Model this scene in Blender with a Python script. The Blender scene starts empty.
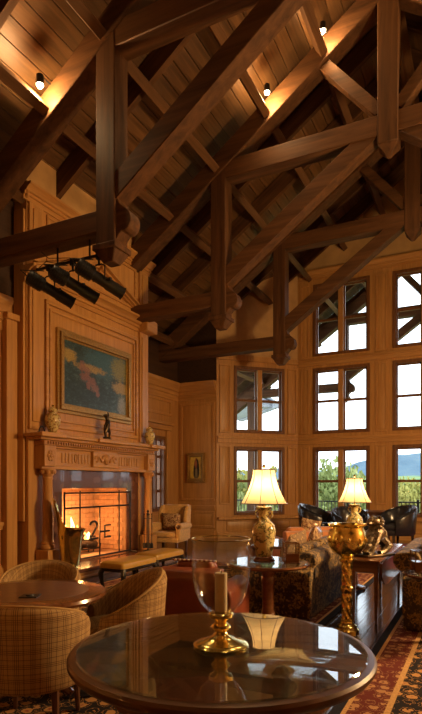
import bpy, bmesh, math, random
from mathutils import Matrix, Vector
random.seed(7)
sc = bpy.context.scene
C = sc.collection
PI = math.pi
# ------------------------------------------------------------------ camera
TH = math.radians(26.65)
cam = bpy.data.objects.new('camera', bpy.data.cameras.new('camera')); C.objects.link(cam)
cam.location = (0, 0, 1.5); cam.rotation_euler = (PI/2, 0, TH)
cam.data.sensor_fit = 'HORIZONTAL'; cam.data.sensor_width = 36
cam.data.lens = 542/422*36; cam.data.shift_y = (485-357)/422; cam.data.shift_x = 0
cam.data.clip_start = 0.05; cam.data.clip_end = 2000
sc.camera = cam
# ------------------------------------------------------------------ world, exposure
world = bpy.data.worlds.new('sky'); sc.world = world; world.use_nodes = True
bg = world.node_tree.nodes['Background']
bg.inputs['Color'].default_value = (0.80, 0.91, 1.0, 1); bg.inputs['Strength'].default_value = 2.3
sc.view_settings.view_transform = 'Standard'
try: sc.view_settings.look = 'None'
except Exception: pass
sc.view_settings.gamma = 1.0; sc.view_settings.use_curve_mapping = False
sc.view_settings.exposure = 0.62
sc.cycles.use_denoising = True
sc.cycles.max_bounces = 8; sc.cycles.diffuse_bounces = 4; sc.cycles.glossy_bounces = 4
sc.cycles.transmission_bounces = 6; sc.cycles.transparent_max_bounces = 12
sc.cycles.sample_clamp_indirect = 4.0
sc.cycles.caustics_reflective = False; sc.cycles.caustics_refractive = False
WARM = (1.0, 0.63, 0.285)
LAMP_W = 70.0       # ceiling spots

# ------------------------------------------------------------------ materials
def new_mat(name):
    m = bpy.data.materials.new(name); m.use_nodes = True
    nt = m.node_tree; b = nt.nodes['Principled BSDF']
    return m, nt, b
def setv(b, **k):
    for n, v in k.items():
        b.inputs[n.replace('_', ' ')].default_value = v
def c4(c): return (c[0], c[1], c[2], 1)
def ramp(nt, stops, interp='LINEAR'):
    r = nt.nodes.new('ShaderNodeValToRGB'); cr = r.color_ramp; cr.interpolation = interp
    while len(cr.elements) < len(stops): cr.elements.new(0.5)
    for e, (p, c) in zip(cr.elements, stops): e.position = p; e.color = c4(c)
    return r
def coords(nt, kind='Object', scale=(1, 1, 1), rot=(0, 0, 0)):
    t = nt.nodes.new('ShaderNodeTexCoord'); mp = nt.nodes.new('ShaderNodeMapping')
    mp.inputs['Scale'].default_value = scale; mp.inputs['Rotation'].default_value = rot
    nt.links.new(t.outputs[kind], mp.inputs['Vector']); return mp.outputs['Vector']
def noise(nt, vec, scale, detail=4, rough=.55, dist=0):
    n = nt.nodes.new('ShaderNodeTexNoise'); n.inputs['Scale'].default_value = scale
    n.inputs['Detail'].default_value = detail; n.inputs['Roughness'].default_value = rough
    n.inputs['Distortion'].default_value = dist
    if vec is not None: nt.links.new(vec, n.inputs['Vector'])
    return n
def bump(nt, b, h, strength=.2, dist=.01):
    bp = nt.nodes.new('ShaderNodeBump'); bp.inputs['Strength'].default_value = strength
    bp.inputs['Distance'].default_value = dist
    nt.links.new(h, bp.inputs['Height']); nt.links.new(bp.outputs[0], b.inputs['Normal'])
def math_n(nt, op, a, b=None, c=None):
    n = nt.nodes.new('ShaderNodeMath'); n.operation = op
    for i, x in enumerate((a, b, c)):
        if x is None: continue
        if isinstance(x, (int, float)): n.inputs[i].default_value = x
        else: nt.links.new(x, n.inputs[i])
    return n.outputs[0]
def mixc(nt, fac, a, b, mode='MIX'):
    n = nt.nodes.new('ShaderNodeMix'); n.data_type = 'RGBA'; n.blend_type = mode
    if isinstance(fac, (int, float)): n.inputs[0].default_value = fac
    else: nt.links.new(fac, n.inputs[0])
    for i, x in ((6, a), (7, b)):
        if isinstance(x, tuple): n.inputs[i].default_value = c4(x)
        else: nt.links.new(x, n.inputs[i])
    return n.outputs[2]
def wood(name, dark, light, axis='X', rough=.45, vary=.25, s=1.0, spec=.4, coat=0.0):
    m, nt, b = new_mat(name)
    sc_ = {'X': (.5, 7, 7), 'Y': (7, .5, 7), 'Z': (7, 7, .5)}[axis]
    v = coords(nt, 'Object', tuple(q*s for q in sc_))
    n1 = noise(nt, v, 2.2, 6, .6, .6)
    r = ramp(nt, [(.28, dark), (.72, light)])
    nt.links.new(n1.outputs['Fac'], r.inputs[0])
    oi = nt.nodes.new('ShaderNodeObjectInfo')
    val = math_n(nt, 'MULTIPLY_ADD', oi.outputs['Random'], vary, 1-vary/2)
    hs = nt.nodes.new('ShaderNodeHueSaturation'); nt.links.new(val, hs.inputs['Value'])
    nt.links.new(r.outputs[0], hs.inputs['Color']); nt.links.new(hs.outputs[0], b.inputs['Base Color'])
    setv(b, Roughness=rough); b.inputs['Specular IOR Level'].default_value = spec
    b.inputs['Coat Weight'].default_value = coat
    b.inputs['Coat Roughness'].default_value = .12
    bump(nt, b, n1.outputs['Fac'], .15, .006)
    return m
def plain(name, col, rough=.5, metal=0, nscale=8, var=.12, spec=.5, sheen=0, bumps=.05):
    m, nt, b = new_mat(name)
    n1 = noise(nt, coords(nt), nscale, 4)
    r = ramp(nt, [(.3, tuple(c*(1-var) for c in col)), (.7, tuple(min(1, c*(1+var)) for c in col))])
    nt.links.new(n1.outputs['Fac'], r.inputs[0]); nt.links.new(r.outputs[0], b.inputs['Base Color'])
    setv(b, Roughness=rough, Metallic=metal); b.inputs['Specular IOR Level'].default_value = spec
    b.inputs['Sheen Weight'].default_value = sheen
    if bumps: bump(nt, b, n1.outputs['Fac'], bumps, .01)
    return m
def emit(name, col, strength):
    m = bpy.data.materials.new(name); m.use_nodes = True; nt = m.node_tree
    nt.nodes.remove(nt.nodes['Principled BSDF']); e = nt.nodes.new('ShaderNodeEmission')
    e.inputs['Color'].default_value = c4(col); e.inputs['Strength'].default_value = strength
    nt.links.new(e.outputs[0], nt.nodes['Material Output'].inputs[0]); return m
def clear_glass(name, ior=1.45, tint=(1, 1, 1), rough=0.0, base=0.0):
    m = bpy.data.materials.new(name); m.use_nodes = True; nt = m.node_tree
    nt.nodes.remove(nt.nodes['Principled BSDF'])
    t = nt.nodes.new('ShaderNodeBsdfTransparent'); t.inputs[0].default_value = c4(tint)
    g = nt.nodes.new('ShaderNodeBsdfGlossy'); g.inputs['Roughness'].default_value = rough
    f = nt.nodes.new('ShaderNodeFresnel'); geo = nt.nodes.new('ShaderNodeNewGeometry')
    nt.links.new(math_n(nt, 'MULTIPLY_ADD', geo.outputs['Backfacing'], 1/ior-ior, ior), f.inputs['IOR'])   # same sheen on both faces of thin glass
    x = nt.nodes.new('ShaderNodeMixShader')
    if base: fac = math_n(nt, 'ADD', f.outputs[0], base)
    else: fac = f.outputs[0]
    nt.links.new(fac, x.inputs[0]); nt.links.new(t.outputs[0], x.inputs[1]); nt.links.new(g.outputs[0], x.inputs[2])
    nt.links.new(x.outputs[0], nt.nodes['Material Output'].inputs[0]); return m
def spotted(name, base, spots, rough=.25, scale=30, coat=.3, metal=0, cut=(.30, .36)):
    """glazed / woven ground with clustered coloured motifs"""
    m, nt, b = new_mat(name); v = coords(nt)
    vo = nt.nodes.new('ShaderNodeTexVoronoi'); vo.inputs['Scale'].default_value = scale; nt.links.new(v, vo.inputs['Vector'])
    wob = noise(nt, v, scale*1.3, 3)
    d = math_n(nt, 'MULTIPLY_ADD', wob.outputs['Fac'], .35, math_n(nt, 'SUBTRACT', vo.outputs['Distance'], .175))
    rr = ramp(nt, [(cut[0], (1, 1, 1)), (cut[1], (0, 0, 0))]); nt.links.new(d, rr.inputs[0])
    sep = nt.nodes.new('ShaderNodeSeparateColor'); nt.links.new(vo.outputs['Color'], sep.inputs[0])
    cr = ramp(nt, [(i/len(spots), c) for i, c in enumerate(spots)], 'CONSTANT'); nt.links.new(sep.outputs[0], cr.inputs[0])
    nt.links.new(mixc(nt, rr.outputs[0], base, cr.outputs[0]), b.inputs['Base Color'])
    setv(b, Roughness=rough, Metallic=metal); b.inputs['Coat Weight'].default_value = coat
    return m

M = {}
HON_D, HON_L = (.40, .188, .055), (.58, .310, .100)
M['honey'] = wood('honey_oak', HON_D, HON_L, 'Z', .38, .10)
M['honey_h'] = wood('honey_oak_horizontal', HON_D, HON_L, 'Y', .38, .10)
M['honey_x'] = wood('honey_oak_cross', HON_D, HON_L, 'X', .38, .10)
M['carved'] = wood('carved_oak', (.36, .165, .052), (.52, .27, .095), 'Y', .42, .06)
BM_D, BM_L = (.050, .022, .009), (.150, .066, .025)
M['beam_x'] = wood('dark_timber_x', BM_D, BM_L, 'X', .62, .15, .6, .2)
M['beam_z'] = wood('dark_timber_z', BM_D, BM_L, 'Z', .62, .15, .6, .2)
M['beam_y'] = wood('dark_timber_y', (.08, .036, .014), (.17, .080, .031), 'Y', .62, .2, .6, .2)
M['deck'] = wood('ceiling_board', (.065, .030, .010), (.195, .092, .032), 'Y', .5, .5, .6)
M['upper'] = wood('upper_wall_board', (.035, .016, .007), (.07, .032, .013), 'Y', .6, .15)
M['plaster'] = plain('ochre_plaster', (.52, .31, .12), .8, nscale=2.0, var=.18)
M['floor'] = wood('floor_plank', (.028, .014, .008), (.062, .030, .015), 'Y', .13, .35, 1.0, .5, .25)
M['sash'] = wood('window_sash', (.12, .048, .016), (.22, .095, .034), 'Z', .45, .05)
M['pane'] = clear_glass('window_glass', 1.25)
M['iron'] = plain('black_iron', (.012, .011, .011), .45, .3)
M['brass'] = plain('aged_brass', (.86, .68, .24), .18, 1, 14, .25)
M['bronze'] = plain('dark_bronze', (.075, .05, .028), .32, .9, 20, .35)
M['marble'] = spotted('red_marble', (.13, .055, .034), [(.18, .08, .05), (.09, .04, .026)], .2, 5, .5)
M['gilt'] = plain('gilt_frame', (.40, .23, .06), .38, .55, 40, .3)
M['glass_top'] = clear_glass('table_glass', 3.0, (.93, .97, .95), 0.0)
M['crystal'] = clear_glass('clear_glass', 1.55, (.97, .98, .98), 0.0)
M['mahog'] = wood('mahogany', (.10, .034, .013), (.21, .080, .029), 'X', .2, .1, 1, .5, .5)
M['table_wood'] = wood('veneered_table_wood', (.060, .024, .010), (.125, .052, .020), 'X', .32, .05, .8, .5)
M['walnut'] = wood('dark_walnut', (.06, .024, .012), (.13, .055, .026), 'Z', .3, .1, 1, .5, .3)
M['ebony'] = plain('black_lacquer', (.018, .013, .010), .25, 0)
M['mustard'] = plain('mustard_leather', (.46, .26, .045), .28, 0, 5, .15)
M['rust'] = plain('rust_leather', (.20, .045, .018), .38, 0, 5, .18)
M['navy'] = plain('black_leather', (.018, .020, .028), .22, 0, 5, .15)
M['tan_fabric'] = plain('tan_damask', (.62, .37, .13), .75, 0, 25, .18, .3, .3)
M['candle'] = plain('candle_wax', (.86, .72, .48), .5)
M['concrete'] = plain('deck_stone', (.34, .33, .31), .8)
M['lens'] = emit('lamp_lens', (1, .82, .5), 40)
M['flame'] = emit('flame', (1.0, .38, .07), 4)
M['flame_core'] = emit('flame_core', (1.0, .62, .22), 7)
M['brick'] = plain('fire_brick', (.50, .30, .18), .85, 0, 20, .15)
M['mortar'] = plain('mortar', (.38, .24, .15), .9)
M['log'] = plain('charred_log', (.035, .022, .016), .85, 0, 30, .5, .2, 0, .6)
def chinoiserie(name, base, cols, scale, cut):
    m, nt, b = new_mat(name); v = coords(nt)
    n1 = noise(nt, v, scale, 4, .6, 1.2); n2 = noise(nt, v, scale*1.9, 2)
    cr = ramp(nt, [(.30+.4*i/len(cols), c) for i, c in enumerate(cols)], 'CONSTANT'); nt.links.new(n2.outputs['Fac'], cr.inputs[0])
    k = ramp(nt, [(cut, (0, 0, 0)), (cut+.03, (1, 1, 1))]); nt.links.new(n1.outputs['Fac'], k.inputs[0])
    nt.links.new(mixc(nt, k.outputs[0], base, cr.outputs[0]), b.inputs['Base Color']); setv(b, Roughness=.16); b.inputs['Coat Weight'].default_value = .5
    return m
M['jar'] = chinoiserie('floral_porcelain', (.62, .48, .20), [(.12, .13, .04), (.36, .14, .05), (.22, .22, .06), (.40, .10, .04)], 22, .50)
M['vase'] = chinoiserie('lamp_porcelain', (.66, .54, .24), [(.07, .09, .04), (.16, .20, .06), (.22, .09, .05), (.12, .16, .06)], 19, .51)
M['silvered'] = plain('silvered_bronze', (.24, .19, .13), .30, .9, 45, .85, .5, 0, .8)
def brocade():
    m, nt, b = new_mat('dark_gold_floral'); v = coords(nt)
    n0 = noise(nt, v, 6, 2); n1 = noise(nt, v, 15, 3, .6, 1.4); n2 = noise(nt, v, 42, 3)
    f = math_n(nt, 'MULTIPLY_ADD', n2.outputs['Fac'], .35, math_n(nt, 'MULTIPLY_ADD', n1.outputs['Fac'], .65, math_n(nt, 'MULTIPLY', math_n(nt, 'SUBTRACT', n0.outputs['Fac'], .5), .35)))
    r = ramp(nt, [(.40, (.030, .017, .010)), (.50, (.055, .030, .014)), (.525, (.26, .145, .040)), (.565, (.42, .26, .075)), (.60, (.07, .05, .02)), (.68, (.20, .10, .03))])
    nt.links.new(f, r.inputs[0]); nt.links.new(r.outputs[0], b.inputs['Base Color']); setv(b, Roughness=.7)
    return m
M['floral'] = brocade()
M['pillow'] = chinoiserie('floral_pillow', (.52, .36, .20), [(.26, .08, .06), (.12, .07, .04), (.34, .20, .11), (.18, .10, .07)], 16, .47)
M['pillow2'] = spotted('brown_pillow', (.20, .12, .06), [(.40, .25, .10), (.09, .05, .03), (.30, .18, .07)], .8, 26, 0)
M['orange'] = plain('orange_velvet', (.50, .19, .07), .75, 0, 12, .2, .3, .4)
M['steel'] = plain('dull_steel', (.30, .31, .33), .35, .8)
M['slate'] = plain('slate_shingle', (.36, .39, .42), .7)

def shade_mat():
    m = bpy.data.materials.new('lamp_shade_silk'); m.use_nodes = True; nt = m.node_tree
    nt.nodes.remove(nt.nodes['Principled BSDF'])
    d = nt.nodes.new('ShaderNodeBsdfDiffuse'); d.inputs[0].default_value = (.85, .70, .45, 1)
    t = nt.nodes.new('ShaderNodeBsdfTranslucent'); t.inputs[0].default_value = (.95, .74, .42, 1)
    x = nt.nodes.new('ShaderNodeMixShader'); x.inputs[0].default_value = .6
    nt.links.new(d.outputs[0], x.inputs[1]); nt.links.new(t.outputs[0], x.inputs[2])
    nt.links.new(x.outputs[0], nt.nodes['Material Output'].inputs[0]); return m
M['shade'] = shade_mat()

def plaid_mat():
    m, nt, b = new_mat('plaid_tweed')
    uv = nt.nodes.new('ShaderNodeTexCoord'); sp = nt.nodes.new('ShaderNodeSeparateXYZ'); nt.links.new(uv.outputs['UV'], sp.inputs[0])
    def stripes(src, period, lo, hi):
        f = math_n(nt, 'FRACT', math_n(nt, 'DIVIDE', src, period))
        return math_n(nt, 'MULTIPLY', math_n(nt, 'GREATER_THAN', f, lo), math_n(nt, 'LESS_THAN', f, hi))
    col = None; base = (.44, .28, .115)
    def fine(src): return math_n(nt, 'GREATER_THAN', math_n(nt, 'FRACT', math_n(nt, 'DIVIDE', src, .0105)), .5)
    bu = stripes(sp.outputs[0], .086, .1, .5); bv = stripes(sp.outputs[1], .086, .1, .5)
    fu = math_n(nt, 'MULTIPLY', fine(sp.outputs[0]), math_n(nt, 'MULTIPLY_ADD', bu, .55, .12))
    fv = math_n(nt, 'MULTIPLY', fine(sp.outputs[1]), math_n(nt, 'MULTIPLY_ADD', bv, .55, .12))
    su = stripes(sp.outputs[0], .086, .72, .79); sv = stripes(sp.outputs[1], .086, .72, .79)
    tot = math_n(nt, 'MINIMUM', math_n(nt, 'ADD', math_n(nt, 'ADD', fu, fv), math_n(nt, 'MULTIPLY', math_n(nt, 'ADD', su, sv), .5)), 1.0)
    nt.links.new(mixc(nt, tot, base, (.13, .065, .03)), b.inputs['Base Color'])
    setv(b, Roughness=.85); b.inputs['Specular IOR Level'].default_value = .2
    return m
M['plaid'] = plaid_mat()

def rug_field(name, base, a, bcol, scale):
    m, nt, b = new_mat(name); v = coords(nt)
    vo = nt.nodes.new('ShaderNodeTexVoronoi'); vo.inputs['Scale'].default_value = scale; nt.links.new(v, vo.inputs['Vector'])
    vo.inputs['Randomness'].default_value = .55
    n1 = noise(nt, v, scale*3.5, 3)
    d = math_n(nt, 'MULTIPLY_ADD', n1.outputs['Fac'], .5, math_n(nt, 'SUBTRACT', vo.outputs['Distance'], .25))
    r = ramp(nt, [(0, bcol), (.10, a), (.28, a), (.33, base), (.42, base), (.46, tuple(.7*q for q in a)), (.50, base)], 'CONSTANT')
    nt.links.new(d, r.inputs[0]); nt.links.new(r.outputs[0], b.inputs['Base Color'])
    setv(b, Roughness=.95); b.inputs['Specular IOR Level'].default_value = .1
    bump(nt, b, n1.outputs['Fac'], .3, .01); return m
M['rug'] = rug_field('navy_floral_carpet', (.020, .016, .018), (.46, .24, .09), (.26, .07, .05), 8.5)
M['rug_border'] = rug_field('red_border_carpet', (.125, .026, .020), (.40, .21, .10), (.10, .03, .03), 10)
M['rug_cream'] = plain('cream_carpet', (.50, .29, .12), .95, 0, 60, .25, .1)
M['rug_navy'] = plain('navy_carpet', (.018, .018, .028), .95, 0, 60, .25, .1)
M['rug_red'] = rug_field('rose_carpet', (.22, .030, .045), (.32, .10, .08), (.12, .02, .03), 4)

# ------------------------------------------------------------------ mesh builder
class MB:
    def __init__(s, T=None): s.v = []; s.f = []; s.uv = {}; s.T = T
    def pt(s, p, uv=None):
        q = Vector(p)
        if s.T is not None: q = s.T @ q
        s.v.append(q)
        if uv is not None: s.uv[len(s.v)-1] = uv
        return len(s.v)-1
    def box(s, x0, x1, y0, y1, z0, z1):
        i = [s.pt((x, y, z)) for x in (x0, x1) for y in (y0, y1) for z in (z0, z1)]
        for f in ((0, 1, 3, 2), (4, 6, 7, 5), (0, 4, 5, 1), (2, 3, 7, 6), (0, 2, 6, 4), (1, 5, 7, 3)): s.f.append([i[k] for k in f])
        return s
    def frustum(s, x0, x1, y0, y1, z0, X0, X1, Y0, Y1, z1):
        i = [s.pt(p) for p in ((x0, y0, z0), (x1, y0, z0), (x1, y1, z0), (x0, y1, z0), (X0, Y0, z1), (X1, Y0, z1), (X1, Y1, z1), (X0, Y1, z1))]
        for f in ((0, 3, 2, 1), (4, 5, 6, 7), (0, 1, 5, 4), (1, 2, 6, 5), (2, 3, 7, 6), (3, 0, 4, 7)): s.f.append([i[k] for k in f])
        return s
    def prism(s, poly, e0, e1, axis='Y'):
        """poly in the plane perpendicular to axis; axis Y: (x,z), X: (y,z), Z: (x,y)"""
        def P(a, b, e): return {'Y': (a, e, b), 'X': (e, a, b), 'Z': (a, b, e)}[axis]
        n = len(poly); A = [s.pt(P(a, b, e0)) for a, b in poly]; B = [s.pt(P(a, b, e1)) for a, b in poly]
        s.f.append(A[::-1]); s.f.append(B)
        for k in range(n): s.f.append([A[k], A[(k+1) % n], B[(k+1) % n], B[k]])
        return s
    def grid(s, rows, closed=False, uvs=None, cap=False):
        idx = []
        for r, row in enumerate(rows):
            idx.append([s.pt(p, None if uvs is None else uvs[r][k]) for k, p in enumerate(row)])
        n = len(rows[0])
        for r in range(len(rows)-1):
            for k in range(n if closed else n-1):
                s.f.append([idx[r][k], idx[r][(k+1) % n], idx[r+1][(k+1) % n], idx[r+1][k]])
        if cap:
            s.f.append(idx[0][::-1]); s.f.append(idx[-1])
        return s
    def lathe(s, prof, n=24, c=(0, 0, 0), sx=1, sy=1, a0=0, a1=2*PI):
        full = abs(a1-a0-2*PI) < 1e-6
        m = n if full else n+1
        rows = [[(c[0]+r*math.cos(a0+(a1-a0)*k/n)*sx, c[1]+r*math.sin(a0+(a1-a0)*k/n)*sy, c[2]+z) for k in range(m)] for r, z in prof]
        return s.grid(rows, full, None, full)
    def tube(s, pts, r, n=8, cap=True):
        pts = [Vector(p) for p in pts]
        rs = r if isinstance(r, (list, tuple)) else [r]*len(pts)
        rows = []; up = None
        for i, p in enumerate(pts):
            t = (pts[min(i+1, len(pts)-1)]-pts[max(i-1, 0)]).normalized()
            if up is None: up = Vector((0, 0, 1)) if abs(t.z) < .9 else Vector((1, 0, 0))
            a = t.cross(up)
            if a.length < 1e-4: a = t.cross(Vector((0, 1, 0)))
            a.normalize(); b_ = a.cross(t).normalized(); up = b_
            rows.append([p+rs[i]*(math.cos(2*PI*k/n)*a+math.sin(2*PI*k/n)*b_) for k in range(n)])
        return s.grid(rows, True, None, cap)
    def ball(s, c, rx, ry=None, rz=None, n=12, m=8, p=1.0):
        ry = ry or rx; rz = rz or rx
        def sg(x): return math.copysign(abs(x)**p, x)
        rows = []
        for j in range(m+1):
            t = -PI/2+PI*j/m; cr = max(.02, math.cos(t))
            rows.append([(c[0]+rx*sg(cr*math.cos(2*PI*k/n)) if p == 1 else c[0]+rx*sg(cr)*sg(math.cos(2*PI*k/n)),
                          c[1]+ry*sg(cr*math.sin(2*PI*k/n)) if p == 1 else c[1]+ry*sg(cr)*sg(math.sin(2*PI*k/n)),
                          c[2]+rz*sg(math.sin(t))) for k in range(n)])
        return s.grid(rows, True, None, True)
    def build(s, name, mat, parent=None, loc=None, rot=None, bevel=0, seg=2, sharp=38, sub=0):
        bm = bmesh.new(); vs = [bm.verts.new(v) for v in s.v]
        ul = bm.loops.layers.uv.new('UVMap') if s.uv else None
        for f in s.f:
            try: fc = bm.faces.new([vs[k] for k in f])
            except ValueError: continue
            fc.smooth = True
            if ul:
                for lp, k in zip(fc.loops, f): lp[ul].uv = s.uv.get(k, (0, 0))
        bmesh.ops.recalc_face_normals(bm, faces=bm.faces)
        me = bpy.data.meshes.new(name); bm.to_mesh(me); bm.free()
        try: me.set_sharp_from_angle(angle=math.radians(sharp))
        except Exception: pass
        me.materials.append(M[mat] if isinstance(mat, str) else mat)
        o = bpy.data.objects.new(name, me); C.objects.link(o)
        if parent: o.parent = parent
        if loc is not None: o.location = loc
        if rot is not None: o.rotation_euler = rot
        if bevel:
            b = o.modifiers.new('bevel', 'BEVEL'); b.width = bevel; b.segments = seg; b.limit_method = 'ANGLE'; b.angle_limit = math.radians(35)
        if sub:
            b = o.modifiers.new('sub', 'SUBSURF'); b.levels = sub; b.render_levels = sub
        return o
def tag(o, label=None, cat=None, group=None, kind=None):
    if label: o['label'] = label
    if cat: o['category'] = cat
    if group: o['group'] = group
    if kind: o['kind'] = kind
    return o
def thing(name, label, cat, loc=(0, 0, 0), rz=0, group=None):
    o = bpy.data.objects.new(name, None); C.objects.link(o); o.empty_display_size = .1
    o.location = loc; o.rotation_euler = (0, 0, rz); return tag(o, label, cat, group)
def struct(name, label=None, cat=None, loc=(0, 0, 0), rz=0):
    o = bpy.data.objects.new(name, None); C.objects.link(o); o.empty_display_size = .1
    o.location = loc; o.rotation_euler = (0, 0, rz); o['kind'] = 'structure'
    return tag(o, label, cat)
def copy_tree(o, parent=None, loc=None, rz=None, label=None):
    c = o.copy(); C.objects.link(c); c.parent = parent
    if loc is not None: c.location = loc
    if rz is not None: c.rotation_euler = (0, 0, rz)
    if label: c['label'] = label
    for ch in o.children: copy_tree(ch, c)
    return c
def inst(o, parent, loc, rot=None):
    c = o.copy(); C.objects.link(c); c.parent = parent; c.location = loc
    if rot is not None: c.rotation_euler = rot
    return c
def light(kind, loc, energy, col=WARM, size=.08, parent=None, rot=None, angle=150, blend=.8, name='lamp_light'):
    l = bpy.data.lights.new(name, kind); l.energy = energy; l.color = col
    l.shadow_soft_size = size
    if kind == 'SPOT': l.spot_size = math.radians(angle); l.spot_blend = blend
    o = bpy.data.objects.new(name, l); C.objects.link(o); o.location = loc
    if rot: o.rotation_euler = rot
    if parent: o.parent = parent
    return o
def frame(o, u, n):
    """matrix taking (u, n, z) to world"""
    return Matrix(((u[0], n[0], 0, o[0]), (u[1], n[1], 0, o[1]), (0, 0, 1, 0), (0, 0, 0, 1)))

# ------------------------------------------------------------------ dimensions of the hall
XC = -1.4                       # ridge line
def ZB(dx): return 9.594-.71*abs(dx)    # underside of principal rafters
XL, XR = -7.96, 5.16            # far parts of the side walls
XPL = -6.75                     # near panelled left wall
YB, YM, Y0 = 13.70, 15.5, -3.6  # shoulder back wall, main window wall, wall behind camera
WZ = 4.43                       # top of panelling
DECK = .85
TR = [-.91, 2.53, 5.97, 9.41, 12.85, 19.75]
ROOF_Y1 = 20.3

# ------------------------------------------------------------------ floor
fl = MB().box(-8.4, 5.6, Y0-.3, YM+.3, -.12, -.022).build('floor', 'mortar'); tag(fl, 'dark polished plank floor of the great hall', 'floor', kind='structure')
pl = None; pw = .135; x = -7.0
while x < 4.2:
    if pl is None: pl = MB().box(0, pw-.003, Y0, YM, -.022, 0).build('plank', 'floor', fl, (x, 0, 0), bevel=.0015, seg=1)
    else: inst(pl, fl, (x, 0, 0))
    x += pw
MB().box(-8.3, -7.0, Y0, YM, -.022, -.001).box(4.2, 5.5, Y0, YM, -.022, -.001).build('floor_edge', 'floor', fl)

# ------------------------------------------------------------------ walls
F_near = frame((XPL, 0), (0, 1), (1, 0))      # near left wall: u = Y
F_far = frame((XL, 0), (0, 1), (1, 0))
F_sh = frame((0, YB), (1, 0), (0, -1))        # shoulder wall by the portrait: u = X
F_main = frame((0, YM), (1, 0), (0, -1))
q = math.sqrt(.5)
P0 = (-6.70, 13.70); P1 = (-4.90, 15.5); L45 = (P1[0]-P0[0])/q
F_bay = frame(P0, (q, q), (q, -q))
P0r = (2*XC-P0[0], P0[1])
F_bayr = frame(P0r, (-q, q), (-q, -q))
F_shr = frame((0, YB), (1, 0), (0, -1))
F_right = frame((XR, 0), (0, 1), (-1, 0))
F_rear = frame((0, Y0), (1, 0), (0, 1))

def wall_mesh(mb, u0, u1, z0, z1, openings=(), n0=-.3, n1=0.0):
    us = sorted({u0, u1, *[o[0] for o in openings], *[o[1] for o in openings]})
    us = [u for u in us if u0 <= u <= u1]
    for a, b in zip(us, us[1:]):
        zs = sorted([(o[2], o[3]) for o in openings if o[0] < (a+b)/2 < o[1]])
        z = z0
        for za, zb in zs:
            if za > z: mb.box(a, b, n0, n1, z, za)
            z = zb
        if z < z1: mb.box(a, b, n0, n1, z, z1)
    return mb
def raised_panel(F, parent, mat, u0, u1, z0, z1, n=0.0, w=.07, d=.035, name='panel'):
    mb = MB(F)
    mb.box(u0, u1, n, n+d, z0, z0+w).box(u0, u1, n, n+d, z1-w, z1).box(u0, u0+w, n, n+d, z0+w, z1-w).box(u1-w, u1, n, n+d, z0+w, z1-w)
    # fielded centre
    a = .05
    ci = [(u0+w, z0+w), (u1-w, z0+w), (u1-w, z1-w), (u0+w, z1-w)]
    co = [(u0+w+a, z0+w+a), (u1-w-a, z0+w+a), (u1-w-a, z1-w-a), (u0+w+a, z1-w-a)]
    A = [mb.pt((u, n+.003, z)) for u, z in ci]; B = [mb.pt((u, n+.02, z)) for u, z in co]
    for k in range(4): mb.f.append([A[k], A[(k+1) % 4], B[(k+1) % 4], B[k]])
    mb.f.append(B)
    return mb.build(name, mat, parent, bevel=.006, seg=1)
def crown(F, parent, mat, u0, u1, z1, h=.5, proj=.22, name='crown_molding', n=0.0):
    """stepped cornice profile extruded along u"""
    p = [(0, z1-h), (.03, z1-h), (.03, z1-h*.72), (.06, z1-h*.68), (.06, z1-h*.5), (.10, z1-h*.46), (.13, z1-h*.3), (.19, z1-h*.17), (proj, z1-h*.14), (proj, z1), (0, z1)]
    p = [(n+a*proj/.22, b) for a, b in p]
    mb = MB(F); A = [mb.pt((u0, a, b)) for a, b in p]; B = [mb.pt((u1, a, b)) for a, b in p]; m = len(p)
    mb.f.append(A[::-1]); mb.f.append(B)
    for k in range(m): mb.f.append([A[k], A[(k+1) % m], B[(k+1) % m], B[k]])
    return mb.build(name, mat, parent)
def baserail(F, parent, mat, u0, u1, n=0.0):
    MB(F).box(u0, u1, n, n+.05, 0, .2).box(u0, u1, n, n+.03, .2, .24).build('baseboard', mat, parent)
    MB(F).box(u0, u1, n, n+.06, .86, .92).box(u0, u1, n, n+.035, .80, .86).build('chair_rail', mat, parent)

# near left wall
w = MB(F_near); wall_mesh(w, Y0, 6.42, 0, WZ); wl = w.build('wall_left', 'honey'); tag(wl, 'honey oak panelled wall left of the chimney breast', 'wall', kind='structure')
for a, b in ((-3.4, -.9), (-.7, 1.6), (1.8, 4.0), (4.15, 6.05)):
    raised_panel(F_near, wl, 'honey', a, b, 1.02, 3.85); raised_panel(F_near, wl, 'honey', a, b, .28, .76)
baserail(F_near, wl, 'honey_h', Y0, 6.12); crown(F_near, wl, 'honey_h', Y0, 6.2, WZ, .5, .2)
MB(F_near).box(6.12, 6.34, 0, .12, 0, 4.1).box(6.10, 6.38, 0, .16, 4.1, 4.2).build('pilaster', 'honey', wl, bevel=.008, seg=1)
wu = MB(F_near); wall_mesh(wu, Y0, 6.42, WZ, 6.6, (), -.3, -.02); tag(wu.build('wall_left_upper', 'upper'), 'dark boarded wall above the left panelling', 'wall', kind='structure')
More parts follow.
